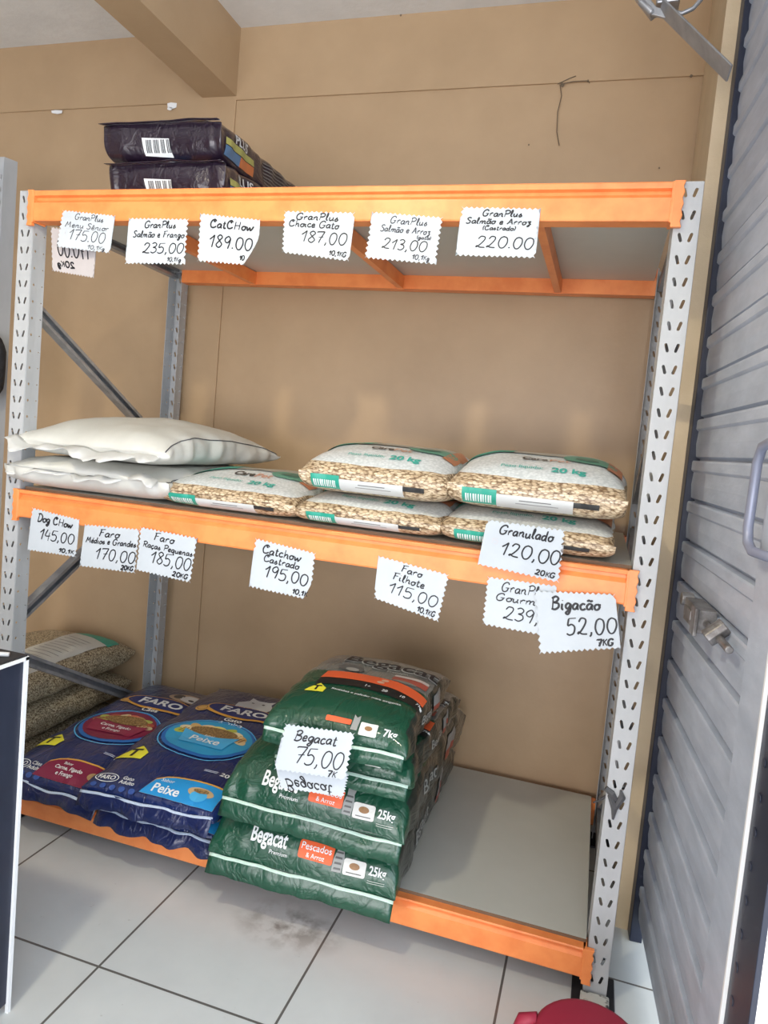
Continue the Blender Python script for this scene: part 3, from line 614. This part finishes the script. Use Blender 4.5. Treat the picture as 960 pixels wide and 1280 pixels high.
def txt(s, cx, cy, size, bold=.0, align='CENTER', width=None, shear=0.0, rot=0):
    cu = bpy.data.curves.new('lettering', 'FONT'); cu.body = s; cu.size = size; cu.align_x = align; cu.align_y = 'CENTER'; cu.resolution_u = 3; cu.offset = bold*size; cu.shear = shear; cu.fill_mode = 'FRONT'
    o = bpy.data.objects.new('lettering', cu); C.objects.link(o); bpy.context.view_layer.update()
    me = bpy.data.meshes.new_from_object(o.evaluated_get(bpy.context.evaluated_depsgraph_get()))
    bm = bmesh.new(); bm.from_mesh(me); bpy.data.objects.remove(o); bpy.data.curves.remove(cu); bpy.data.meshes.remove(me)
    if width and bm.verts:
        xs = [v.co.x for v in bm.verts]; k = width/(max(xs)-min(xs)); m = (max(xs)+min(xs))/2
        for v in bm.verts: v.co.x = (v.co.x-(m if align == 'CENTER' else 0))*k
    c, s_ = math.cos(rot), math.sin(rot)
    for v in bm.verts: v.co = Vector((v.co.x*c-v.co.y*s_+cx, v.co.x*s_+v.co.y*c+cy, 0))
    return bm
WH = (.82, .84, .84); YE = (.85, .78, .05); OR = (.83, .13, .04); BK = (.015, .015, .015); GOLD = (.70, .36, .06); LB = (.02, .28, .62); SKY = (.07, .42, .75)
def tee(bag, x, a, sz, layer=1):
    bag.add('yellow_t_mark', YE, poly([(x-sz*.75, a-sz*.5), (x+sz*.75, a-sz*.5), (x+sz*.8, a+sz*.1), (x+sz*.1, a+sz*.75), (x-sz*.5, a)]), layer)
    bag.add('yellow_t_mark', BK, txt('T', x+sz*.08, a-sz*.02, sz*.95, .04), layer+1)
def small_lines(bag, part, col, x0, x1, a, n, step, layer=1, h=.0022, rng=random.Random(3), where='top'):
    for k in range(n): bag.add(part, col, poly([(x0, a-k*step), (x1-rng.uniform(0, .15)*(x1-x0), a-k*step), (x1-rng.uniform(0, .05)*(x1-x0), a-k*step+h), (x0, a-k*step+h)]), layer, where)

# --- green cat food bags -------------------------------------------------
M_green = film_mat('green_film', (.009, .075, .040)); M_grey = film_mat('grey_film', (.20, .21, .20)); M_char = film_mat('charcoal_film', (.022, .032, .028))
M_weld = flat((.55, .72, .62), .35)
def green_bag(label, loc, rot, L, D, H, kg, seed, big, press=None):
    root = thing('cat_food_bag', label, 'bag of cat food', loc, rot, 'green bags of cat food in a stack')
    def mf(c, cx, sx, v):
        if cx > .86 and abs(sx) < .75 and c.y > .07*D: return 2
        if c.y > D*.50 and sx > -.2: return 1
        return 0
    bg_ = Bag(root, 'bag_body', L, D, H, [M_green, M_grey, M_char], seam=.14 if big else .30, p=3.4, q=2.3, e=4.2, amp=.007, wr=.010, seed=seed, matfn=mf, press=press)
    fin(bg_, .050 if big else .038, 1.15, M_green, M_weld, seed)
    s = 1.0 if big else .62
    def f(x): return x*L
    a0 = .052*s+.01
    if big:
        a0 = .062
        bg_.add('logo', WH, txt('Begacat', f(-.185), a0+.006, .056, .022, width=.106), 1); bg_.add('logo', WH, txt('Premium', f(-.125), a0-.027, .015, .0, shear=.2), 1)
        bg_.add('flavour_label', OR, rrect(f(-.02), a0-.022, f(.165), a0+.022), 1); bg_.add('flavour_label', WH, txt('Pescados', f(.0725), a0+.008, .023, .005, width=.086), 2); bg_.add('flavour_label', WH, txt('& Arroz', f(.0725), a0-.012, .016, .0), 2)
        bg_.add('cat_picture', (.30, .31, .30), poly([(f(0.168), a0-.032), (f(0.216), a0-.032), (f(0.223), a0+.0), (f(0.214), a0+.018), (f(0.221), a0+.040), (f(0.205), a0+.032), (f(0.188), a0+.032), (f(0.173), a0+.040), (f(0.178), a0+.016), (f(0.168), a0-.005)]), 2)
        for k in range(4): bg_.add('cat_picture', (.10, .10, .10), poly([(f(0.176), a0-.026+.012*k), (f(0.213), a0-.026+.012*k), (f(0.211), a0-.022+.012*k), (f(0.178), a0-.022+.012*k)]), 3)
        bg_.add('kibble_label', (.70, .69, .65), rrect(f(.222), a0-.034, f(.335), a0+.004), 1); bg_.add('kibble_label', (.28, .14, .05), ell(f(.278), a0-.011, .014, .008), 2); small_lines(bg_, 'kibble_label', (.1, .1, .1), f(.24), f(.32), a0-.028, 1, .004, 2)
        bg_.add('weight_print', WH, txt('25kg', f(.395), a0-.012, .030, .02, width=.046), 1); small_lines(bg_, 'weight_print', (.5, .55, .5), f(.35), f(.44), a0-.036, 2, .005, 1, .0015)
        tee(bg_, f(-.10), .20, .052)
    else:
        bg_.add('flavour_label', OR, rrect(f(-.08), a0-.002, f(.10), a0+.012, .003), 1)
        bg_.add('kibble_label', (.78, .77, .72), rrect(f(.165), a0-.020, f(.285), a0+.012, .003), 1); bg_.add('kibble_label', (.28, .14, .05), ell(f(.225), a0-.002, .010, .006), 2)
        bg_.add('cat_picture', (.30, .31, .30), poly([(f(.105), a0-.012), (f(.150), a0-.012), (f(.155), a0+.010), (f(.150), a0+.028), (f(.130), a0+.020), (f(.107), a0+.028), (f(.11), a0+.008)]), 2)
        bg_.add('weight_print', WH, txt('7kg', f(.375), a0-.004, .026, .02), 1)
        # top panel
        yA = .50*D
        ar = [(-.30+.78*k/14, .385+.055*math.sin(PI*(k/14)**.9)-.012*k/14) for k in range(15)]
        def band(lo, hi): return poly([(f(x), (y+lo)*bg_.len) for x, y in ar]+[(f(x), (y+hi)*bg_.len) for x, y in ar[::-1]])
        bg_.add('orange_banner', BK, band(-.075, .01), 1); bg_.add('orange_banner', OR, band(.0, .095), 2)
        for k, tx in enumerate(('1+', '20', '10', '7kg')): bg_.add('orange_banner', WH, txt(tx, f(.06+.135*k), (.385-.012*k)*bg_.len+.001, .017, .01, rot=-.10), 3)
        for cx in (.13, .15): bg_.add('orange_banner', (.80, .45, .30), ell(f(cx), (.455+(cx-.13)*1.6)*bg_.len, .011, .008), 4)
        tee(bg_, f(-.27), .275*bg_.len, .036)
        bg_.add('slogan', WH, txt('Sentidos e paladar mais exigente', f(.10), .285*bg_.len, .013, .01, width=.20, rot=-.04), 1)
        bg_.add('logo', (.50, .52, .50), txt('Begacat', f(.095), .742*bg_.len, .085, .032, width=.292), 1); bg_.add('logo', (.025, .025, .03), txt('Begacat', f(.10), .748*bg_.len, .085, .016, width=.288), 2)
        bg_.add('logo', (.5, .52, .5), txt('Premium', f(.17), .665*bg_.len, .018), 1)
        bg_.add('cat_portrait', (.13, .13, .13), ell(f(-.17), .59*bg_.len, .040, .030), 1); bg_.add('cat_face', (.42, .42, .40), ell(f(-.15), .57*bg_.len, .020, .017), 2)
        bg_.add('flavour_panel', (.45, .10, .07), rrect(f(.17), .545*bg_.len, f(.44), .610*bg_.len), 1); bg_.add('flavour_panel', (.62, .55, .52), rrect(f(.17), .600*bg_.len, f(.44), .63*bg_.len), 2); bg_.add('flavour_panel', (.25, .25, .22), ell(f(.28), .535*bg_.len, .035, .008), 2)
    # side gusset print
    bg_.add('side_print', (.34, .36, .35), txt('Begacat', D*(.36 if big else .46), H*.46, H*.34, .006, width=D*.22), 1, 'side')
    bg_.add('side_label', (.30, .30, .29), poly([(D*.60, H*.40), (D*.74, H*.42), (D*.74, H*.70), (D*.60, H*.68)]), 1, 'side'); bg_.add('side_label', (.34, .07, .05), poly([(D*.60, H*.26), (D*.74, H*.28), (D*.74, H*.42), (D*.60, H*.40)]), 1, 'side')
    bg_.done(); return root
BZ = .146
green_bag('big green 25kg cat food bag, bottom of the stack', (1.088, -.085, BZ), (0, 0, .02), .535, .80, .172, 25, 11, True, .152)
green_bag('big green 25kg cat food bag on top of another, under the price card', (1.100, -.075, BZ+.155), (0, 0, -.01), .525, .78, .166, 25, 12, True, .146)
green_bag('small green 7kg cat food bag with grey back, second from the top', (1.178, -.085, BZ+.305), (0, 0, -.01), .375, .60, .108, 7, 13, False, .087)
green_bag('small green and grey 7kg cat food bag with orange banner, topmost', (1.165, -.125, BZ+.395), (.03, 0, .0), .385, .50, .110, 7, 14, False)
price_card('white card reading 75,00 leaning on the green cat food bags', ((356, 904), (444, 916), (432, 976), (342, 962)), (-.165, -.19), ([('Begacat', .18, .78, .32, .22, .026)], [('75,00', .24, .92, .80, .36, .022)], [('7K', .74, .86, .97, .13, .024)]), 21)
price_card('white card turned upside down, below the 75,00 card', ((343, 950), (437, 966), (430, 997), (350, 985)), (-.170, -.176), ([], [('Begacat', .10, .80, .62, -.42, .05)], []), 22)

# --- blue dry food bags ----------------------------------------------------
M_blue = film_mat('blue_film', (.008, .022, .110)); M_blue2 = film_mat('dark_blue_film', (.012, .020, .085)); M_weldb = flat((.50, .58, .72), .35)
M_food = noisy('brown_kibble', (.12, .06, .02), (.42, .26, .10), 160, .6, .5, 200)
def blue_bag(label, loc, rot, L, D, H, seed, kind, plain=False, press=None):
    root = thing('dry_food_bag', label, 'bag of pet food', loc, rot, 'blue bags of dry pet food')
    bg_ = Bag(root, 'bag_body', L, D, H, [M_blue, M_blue2], seam=.42, p=3.0, q=2.1, e=3.4, amp=.008, wr=.011, seed=seed, press=press)
    fin(bg_, .045, 1.0, M_blue2, M_weldb, seed, .007, .010)
    def f(x): return x*L
    S = bg_.len
    pan = LB if kind == 'cat' else (.22, .012, .05)
    # panel along the lower front, with a gold rim
    x0 = -.02 if kind == 'cat' else -.12
    cur = [(x0+.06*k, .055+.030*(1-math.exp(-k*.8))) for k in range(9)]
    xe = .47
    pts = [(f(x0-.05), .022)]+[(f(min(x, xe)), a+.018) for x, a in cur]+[(f(xe), .108), (f(xe), .018)]
    bg_.add('flavour_panel', GOLD, poly([(x, a+.007 if 0 < i < len(pts)-1 else a) for i, (x, a) in enumerate(pts)]), 1)
    bg_.add('flavour_panel', pan, poly(pts), 2)
    if kind == 'cat':
        bg_.add('flavour_panel', WH, txt('Peixe', f(.10), .046, .042, .02, width=.085), 3); bg_.add('flavour_panel', WH, txt('Sabor', f(.07), .078, .018), 3)
        bg_.add('flavour_panel', (.55, .38, .20), ell(f(.33), .066, .040, .018), 3); bg_.add('flavour_panel', SKY, ell(f(.33), .052, .026, .020), 4); bg_.add('flavour_panel', (.2, .1, .04), ell(f(.33), .070, .024, .008), 5, mat=M_food)
    else:
        bg_.add('flavour_panel', WH, txt('Sabor', f(.06), .082, .014, .01), 3); bg_.add('flavour_panel', WH, txt('Carne, Fígado', f(.10), .064, .018, .015), 3); bg_.add('flavour_panel', WH, txt('e Frango', f(.10), .044, .018, .015), 3)
        bg_.add('flavour_panel', (.42, .26, .12), ell(f(.36), .060, .024, .016), 3)
    if not plain:
        bg_.add('small_logo', WH, ring(f(-.36), .048, .040, .018, .0025), 1); bg_.add('small_logo', WH, txt('FARO', f(-.36), .048, .022, .02, width=.058), 1)
        bg_.add('small_logo', WH, txt('Gato' if kind == 'cat' else 'Cães', f(-.20), .056, .018, .01), 1); bg_.add('small_logo', WH, txt('Adulto', f(-.19), .040, .018, .01), 1)
        for k in range(5): bg_.add('feature_icons', (.03, .08, .30), ell(f(-.42+.075*k), .018, .010, .008, 14), 1)
        bg_.add('weight_print', WH, txt('20 kg', f(.42), .165, .026, .02, width=.062), 1); small_lines(bg_, 'net_weight_line', (.5, .55, .7), f(.22), f(.33), .170, 2, .006, 1, .003)
        tee(bg_, f(-.36), .175, .062)
        cy = .42*S; rx = .36*L
        bg_.add('food_picture', (.10, .45, .80), ring(f(.02), cy-.01, rx+.012, .115*1.12, .004), 1); bg_.add('food_picture', (.02, .14, .45), ell(f(.02), cy-.004, rx+.003, .119), 1)
        bg_.add('food_picture', (.03, .32, .58) if kind == 'cat' else (.20, .014, .05), ell(f(.02), cy, rx-.008, .108), 2)
        rng = random.Random(seed)
        cols = [(.75, .55, .30), (.62, .38, .14), (.80, .66, .40), (.45, .50, .08), (.72, .62, .20)] if kind == 'cat' else [(.62, .52, .30), (.45, .08, .05), (.40, .45, .10), (.35, .2, .08), (.6, .15, .08)]
        for k in range(9):
            t = PI*(.0+k/8.0); x = f(.02)+rx*.66*math.cos(t); y = cy+.012+.050*math.sin(t)
            bg_.add('food_picture', cols[k % 5], ell(x, y, .030, .018, 12, rng.uniform(-.8, .8)), 3)
        bg_.add('food_picture', (.3, .2, .1), ell(f(.02), cy+.035, .085, .032), 4, mat=M_food)
        for sx in (-1, 1):
            for k in range(3): bg_.add('food_picture', (.32, .14, .04), poly([(f(.02)+sx*rx*.62+k*.012-.018, cy+.0), (f(.02)+sx*rx*.62+k*.012-.013, cy), (f(.02)+sx*rx*.62+k*.012-.003, cy+.03), (f(.02)+sx*rx*.62+k*.012-.008, cy+.03)]), 4)
        if kind == 'cat':
            bg_.add('food_picture', SKY, poly([(f(.02)-.10, cy+.022)]+[(f(.02)-.10+.2*k/10, cy+.022-.016*math.sin(PI*k/10)) for k in range(1, 10)]+[(f(.02)+.10, cy+.022), (f(.02)+.078, cy-.060), (f(.02)-.078, cy-.060)]), 5)
            bg_.add('food_picture', WH, txt('Peixe', f(.02), cy-.026, .050, .015, width=.105), 6); bg_.add('food_picture', WH, txt('Sabor', f(.02), cy+.006, .016), 6)
            bg_.add('product_type', WH, txt('Gato', f(.05), .59*S, .034, .02), 1); bg_.add('product_type', WH, txt('Adulto', f(.06), .552*S, .034, .02), 1)
        else:
            bg_.add('food_picture', (.26, .018, .06), poly([(f(.02)-.11, cy+.01), (f(.02), cy-.004), (f(.02)+.11, cy+.01), (f(.02)+.085, cy-.065), (f(.02)-.085, cy-.065)]), 5)
            bg_.add('food_picture', WH, txt('Carne, Fígado', f(.02), cy-.022, .022, .01, width=.12), 6); bg_.add('food_picture', WH, txt('e Frango', f(.02), cy-.046, .020, .01), 6)
            bg_.add('product_type', WH, txt('Cães', f(.06), .60*S, .034, .02), 1)
        bg_.add('brand_oval', GOLD, ell(f(.06), .680*S, .150, .058), 1); bg_.add('brand_oval', (.012, .025, .15), ell(f(.06), .684*S, .139, .048), 2); bg_.add('brand_oval', WH, txt('FARO', f(.06), .684*S, .066, .03, width=.175), 3)
        for cx, ca in ((-.30, .66), (.42, .80)): bg_.add('gold_seal', (.65, .38, .12), ell(f(cx), ca*S, .026, .022, 18), 1); bg_.add('gold_seal', (.30, .14, .04), ring(f(cx), ca*S, .020, .016, .003), 2)
        if kind == 'cat':
            bg_.add('cat_picture', (.62, .64, .66), poly([(f(.06)+x, .765*S+y) for x, y in ((-.062, -.02), (.062, -.02), (.070, .02), (.050, .055), (.056, .085), (.032, .07), (-.01, .072), (-.040, .088), (-.040, .055), (-.068, .02))]), 1)
            for sx in (-.018, .024): bg_.add('cat_picture', (.03, .03, .03), ell(f(.06)+sx, .765*S+.040, .006, .005, 10), 2)
        else:
            bg_.add('dog_picture', (.45, .32, .22), ell(f(.22), .80*S, .085, .040), 1); bg_.add('dog_picture', (.70, .68, .66), ell(f(.25), .795*S, .045, .030), 2); bg_.add('dog_picture', (.06, .05, .05), ell(f(.10), .805*S, .022, .022), 2); bg_.add('dog_picture', (.05, .04, .04), ell(f(.27), .78*S, .012, .008), 3)
    bg_.done(); return root
blue_bag('blue cat food bag with fish bowl picture, underneath another', (.625, -.052, BZ), (0, 0, .0), .40, .76, .078, 31, 'cat', True, .066)
blue_bag('blue cat food bag with fish bowl picture, lying on top', (.600, -.075, BZ+.068), (.03, 0, .03), .435, .80, .085, 32, 'cat')
blue_bag('blue dog food bag with dark red meat picture, at the left end', (.232, -.045, BZ), (.03, 0, .0), .375, .78, .115, 33, 'dog')

# --- clear bags of pale wood pellets ----------------------------------------
M_greenprint = (.03, .33, .24)
def pellet_bag(label, loc, rot, L, D, H, seed, press=None):
    root = thing('pellet_bag', label, 'bag of wood pellets', loc, rot, 'clear bags of wood pellets on the middle shelf')
    m = pellet_mat('pellets_in_clear_film', True, H*.58, H)
    bg_ = Bag(root, 'bag_body', L, D, H, m, seam=.42, p=2.1, q=1.55, pb=7, e=3.6, eb=5.0, amp=.007, wr=.009, seed=seed, press=press)
    S = bg_.len; f = lambda x: x*L
    def hitf(x, z):
        h = bg_.bvh.ray_cast(Vector((x, -.3, z*H)), Vector((0, 1, 0)), .8); return h[0] if h[0] is not None else Vector((x, 0, z*H))
    def fr(part, col, x0, x1, z0, z1, layer=1):
        bm = bmesh.new(); strip_rows(bm, lambda u, v: hitf(f(x0+(x1-x0)*u), z0+(z1-z0)*v)+Vector((0, -.0015-.0007*layer, 0)), 14, 6)
        return obj(part, bm, flat(col, .4), root)
    fr('green_label', M_greenprint, -.41, -.21, .10, .36); fr('white_label', (.62, .63, .62), -.21, .22, .08, .30); fr('black_mark', (.03, .03, .03), .22, .36, .20, .29)
    bm = bmesh.new()
    for k in range(11):
        x = f(-.39+.0145*k); strip_rows(bm, lambda u, v: hitf(x+(.003 if k % 3 else .0042)*u, .13+.13*v)+Vector((0, -.0035, 0)), 1, 5)
    obj('barcode', bm, flat((.72, .8, .78), .5), root)
    fr('small_print', (.15, .15, .15), -.08, .10, .215, .23, 2)
    fr('small_print', (.3, .3, .3), -.10, .14, .165, .178, 2)
    s2 = {}
    bg2 = bg_; bg2.parts = {}
    def az(fr_):
        for a_, y_, z_ in bg_.arc:
            if z_ >= fr_*H: return a_
        return .2
    aC, aW = az(.89), az(.745)
    bg2.add('logo', (.03, .03, .03), txt('Care', f(-.045), aC, .052, .03, width=.066), 1); bg2.add('logo', (.62, .30, .20), txt('Pet', f(.105), aC-.002, .052, .01, width=.052), 1)
    bg2.add('weight_print', (.05, .42, .34), txt('20 kg', f(.17), aW, .038, .03, width=.085), 1); bg2.add('net_weight_caption', (.10, .45, .38), txt('Peso líquido:', f(-.10), aW+.003, .024, .01, width=.105), 1)
    bg2.add('printed_panel', (.42, .40, .35), poly([(f(-.34), .36*S), (f(.40), .36*S), (f(.40), .86*S), (f(-.34), .86*S)]), 1)
    bg2.add('printed_panel', M_greenprint, poly([(f(-.48), .24*S), (f(-.20), .36*S), (f(-.20), .60*S), (f(-.48), .44*S)]), 2)
    bg2.add('printed_panel', (.10, .30, .22), ell(f(.28), .34*S, .07, .055), 2); bg2.add('printed_panel', (.05, .16, .12), ell(f(.26), .33*S, .03, .024), 3)
    bg2.add('printed_panel', (.52, .20, .10), poly([(f(.38), .24*S), (f(.47), .22*S), (f(.48), .52*S), (f(.40), .56*S)]), 2)
    bg2.done(); return root
MZ = 1.094
pellet_bag('clear bag of wood pellets beside the white sacks, lying alone', (.745, -.015, MZ), (0, 0, .0), .425, .60, .115, 41)
pellet_bag('clear bag of wood pellets under another, left of the 120,00 card', (1.165, -.020, MZ), (0, 0, .0), .410, .62, .104, 42, .087)
pellet_bag('clear bag of wood pellets on top, in the middle of the shelf', (1.172, -.035, MZ+.090), (0, 0, .0), .405, .62, .142, 43)
pellet_bag('clear bag of wood pellets half hidden behind the 120,00 card', (1.578, -.022, MZ), (0, 0, .0), .430, .62, .110, 44, .091)
pellet_bag('clear bag of wood pellets on top, nearest the right post', (1.590, -.030, MZ+.094), (0, 0, .0), .430, .62, .150, 45)

# --- white woven sacks ----------------------------------------------------------
M_sack = noisy('white_woven_plastic', (.57, .565, .52), (.66, .655, .61), 6, .5, .25, 220, bdist=.002); M_hem = flat((.62, .62, .60), .5)
def sack(label, loc, rot, L, D, H, seed, hem, drop, seam, p, q, press=None):
    root = thing('woven_sack', label, 'sack', loc, rot, 'white woven sacks')
    bg_ = Bag(root, 'sack_body', L, D, H, M_sack, seam=seam, bseam=.34, p=p, q=q, pb=7, e=2.7, eb=3.6, amp=.016, freq=4.5, wr=.018, seed=seed, ear=.07, press=press)
    fin(bg_, hem, drop, M_hem, M_hem, seed, .012, .030, 'hem')
    bm = bmesh.new(); ps = []
    for j in range(3, bg_.nv-2):
        r = bg_.rows[j]; p = r[3].lerp(r[4], .5); ps.append(p+Vector((.0015, 0, .0005)))
    tube(bm, ps, .0016, 5); obj('side_seam', bm, flat((.08, .08, .09), .7), root)
    return root
sack('plump white woven sack with loose hem, upper of two', (.282, -.015, MZ+.104), (0, .0, -.03), .540, .66, .138, 51, .060, .30, .30, 2.3, 1.9)
sack('flat white woven sack on the shelf board, lower of two', (.278, -.035, MZ), (0, 0, .0), .545, .72, .120, 52, .016, .9, .58, 2.6, 2.0, .102)

# --- dark purple bags on the top shelf -------------------------------------------
M_purp = film_mat('dark_purple_film', (.018, .009, .022), bs=.35)
def purple_bag(label, loc, rot, L, D, H, seed, press=None):
    root = thing('pet_food_bag', label, 'bag of pet food', loc, rot, 'dark purple bags on the top shelf')
    bg_ = Bag(root, 'bag_body', L, D, H, M_purp, seam=.84, bseam=.6, p=6, q=2.2, pb=16, e=6, eb=7, amp=.007, wr=.012, seed=seed, press=press)
    fin(bg_, .022, .2, M_purp, flat((.62, .61, .65), .3), seed, .005, .006)
    bm = bmesh.new()
    def frp(x, z): 
        h = bg_.bvh.ray_cast(Vector((x, -.3, z)), Vector((0, 1, 0)), .8); return (h[0] if h[0] is not None else Vector((x, 0, z)))+Vector((0, -.002, 0))
    strip_rows(bm, lambda u, v: frp(-.058+.09*u-.008*v, .014+.046*v-.004*u), 6, 5)
    obj('barcode_label', bm, M_white, root)
    bm = bmesh.new()
    for k in range(17):
        if k in (4, 9, 13): continue
        x = -.050+.0048*k; strip_rows(bm, lambda u, v: frp(x+.0028*u-.08*(.03*v), .020+.034*v)+Vector((0, -.001, 0)), 1, 5)
    obj('barcode', bm, M_ink, root)
    bg_.add('top_print', WH, txt('PLUS', -.10, .05, .030, .02), 1); bg_.add('top_print', (.05, .20, .35), poly([(-.02, .02), (.06, .02), (.06, .12), (-.02, .12)]), 1); bg_.add('top_print', (.65, .30, .12), poly([(.06, .02), (.13, .02), (.13, .10), (.06, .10)]), 1)
    bg_.add('side_print', (.5, .5, .5), txt('PLUS', .12, H*.70, .036, .02), 1, 'side'); bg_.add('side_print', (.35, .33, .10), poly([(.03, H*.42), (.20, H*.42), (.20, H*.58), (.03, H*.58)]), 1, 'side')
    bg_.add('side_print', (.08, .16, .28), poly([(.03, H*.16), (.12, H*.16), (.12, H*.40), (.03, H*.40)]), 1, 'side'); bg_.add('side_print', (.50, .15, .05), poly([(.12, H*.16), (.20, H*.16), (.20, H*.40), (.12, H*.40)]), 1, 'side')
    small_lines(bg_, 'side_print', (.16, .16, .16), .26, .46, H*.75, 7, H*.09, 1, .003, where='side')
    bg_.done(); return root
purple_bag('dark purple pet food bag with barcode, lower of two on top shelf', (.452, .03, 1.965), (0, 0, .0), .385, .60, .122, 61, .116)
purple_bag('dark purple pet food bag with barcode, upper of two on top shelf', (.432, .03, 1.965+.117), (0, 0, .0), .390, .62, .116, 62)

# --- darker pellet bags piled on the floor beyond the left frame ------------------
def floor_bag(label, loc, L, D, H, seed, lab, press=None):
    root = thing('litter_bag', label, 'bag of pellets', loc, (0, 0, 0), 'bags of fine pellets left of the rack')
    bg_ = Bag(root, 'bag_body', L, D, H, pellet_mat('fine_brown_pellets', False), seam=.45, p=2.6, q=2.2, pb=6, e=2.6, eb=3.2, amp=.007, wr=.008, seed=seed, press=press)
    f = lambda x: x*L; S = bg_.len
    if lab:
        bg_.add('printed_label', (.58, .58, .54), poly([(f(.05), .10*S), (f(.40), .12*S), (f(.40), .80*S), (f(.05), .80*S)]), 1)
        rr = random.Random(5)
        for k in range(16): bg_.add('printed_label', (.2, .2, .19), poly([(f(.09), (.16+.037*k)*S), (f(.22+rr.uniform(0, .14)), (.16+.037*k)*S), (f(.34), (.165+.037*k)*S), (f(.09), (.165+.037*k)*S)]), 2)
        bg_.add('green_corner', M_greenprint, poly([(f(.05), .80*S), (f(.42), .80*S), (f(.42), .90*S), (f(.05), .90*S)]), 1)
    bg_.done()
    return root
for k, (zz, lab) in enumerate(((0, False), (.135, False), (.265, True))):
    floor_bag(('bag of fine brown pellets on the floor, lowest behind the blue bags', 'bag of fine brown pellets, middle of the pile left of the rack', 'bag of fine brown pellets with text label, top of the pile')[k], (-.33, .10+.01*k, zz), .46, .68, .148, 71+k, lab, None if lab else .129)

# --- neighbouring shelving upright, far left --------------------------------------
up = thing('shelf_upright', 'light grey double-slotted shelving upright at the far left edge', 'shelf upright', (-.635, .5, 0))
b = bmesh.new(); strip(b, (-.016, 0), (.016, 0), 'D', 0.0, 45); quad(b, (-.016, 0), (-.016, .03), 0, 2.30); quad(b, (.016, 0), (.030, .05), 0, 2.30); quad(b, (-.016, 0), (.016, 0), 2.25, 2.30); bmesh.ops.remove_doubles(b, verts=b.verts, dist=1e-5)
obj('post', b, M_post, up, solid=.002)
for zz in (2.27, 2.05, 1.73, 1.5):
    b = bmesh.new(); prism(b, [(0, zz), (0, zz-.13), (-.03, zz-.13), (-.26, zz-.02), (-.26, zz)], -.016, -.012, 0); o = obj('bracket', b, M_post, up); o.rotation_euler = (0, 0, .9-1.0)
b = bmesh.new()
for v in bmesh.ops.create_icosphere(b, subdivisions=3, radius=1)['verts']:
    c = v.co; n_ = noise.noise(c*2.4)*.15
    v.co = Vector((c.x*.06*(1+n_), c.y*.05, math.copysign(abs(c.z)**.6, c.z)*.13*(1+n_*.3)))
o = obj('black_pouch', b, noisy('black_cloth', (.01, .01, .012), (.03, .03, .034), 30, .8, .3, 80), None, True); o.location = at(-13, 458, 1, .44); tag(o, 'black cloth pouch hanging by the far left upright', 'pouch')

# --- dark white-edged counter in the near left corner ----------------------------------
K0 = at(35, 820, 1, -.55); xk, zk = K0.x, K0.z
cnt = thing('display_counter', 'dark navy counter side with thin white edging, near left corner', 'counter', (xk, -.55, 0))
b = bmesh.new(); box(b, (-.62, -.75, .02), (-.004, -.004, zk-.006)); obj('cabinet_body', b, M_navy, cnt, bevel=.003)
b = bmesh.new(); box(b, (-.62, -.76, zk-.006), (.0, .0, zk+.004)); obj('countertop', b, M_dark, cnt, bevel=.002)
b = bmesh.new(); box(b, (-.006, -.007, 0), (.002, .001, zk-.001)); box(b, (-.002, -.76, zk-.008), (.002, .001, zk)); obj('white_edging', b, M_white, cnt)
b = bmesh.new(); tube(b, [(-.02, -.03, zk+.008), (-.05, -.05, zk+.010), (-.07, -.05, zk+.008)], .005, 8); tube(b, [(-.035, -.045, zk+.008), (-.03, -.07, zk+.008)], .004, 8); obj('loose_clip', b, flat((.6, .6, .6), .4), cnt, True)

# --- red plastic basin by the right foot ------------------------------------------------
rc = at(735, 1306, 2, .20)
rb = thing('plastic_bucket', 'dark red upturned plastic bucket on the floor by the right post', 'bucket', (rc.x, rc.y-.04, 0))
b = bmesh.new(); prof = [(.092, .245), (.100, .243), (.106, .236), (.109, .225), (.118, .12), (.126, .03), (.134, .028), (.138, .018), (.136, .0)]; seg = 40; rr_ = []
for r_, z_ in prof: rr_.append([b.verts.new((r_*math.cos(2*PI*k/seg), r_*math.sin(2*PI*k/seg), z_)) for k in range(seg)])
for i in range(len(prof)-1):
    for k in range(seg): b.faces.new((rr_[i][k], rr_[i+1][k], rr_[i+1][(k+1) % seg], rr_[i][(k+1) % seg]))
b.faces.new(rr_[0]); bmesh.ops.recalc_face_normals(b, faces=b.faces)
M_red = flat((.30, .014, .04), .55)
obj('bucket_body', b, M_red, rb, True)
b = bmesh.new()
tube(b, [(-.100, .02, .235), (-.128, .02, .225), (-.136, .02, .20), (-.112, .02, .17)], .014, 10); obj('grip', b, M_red, rb, True)
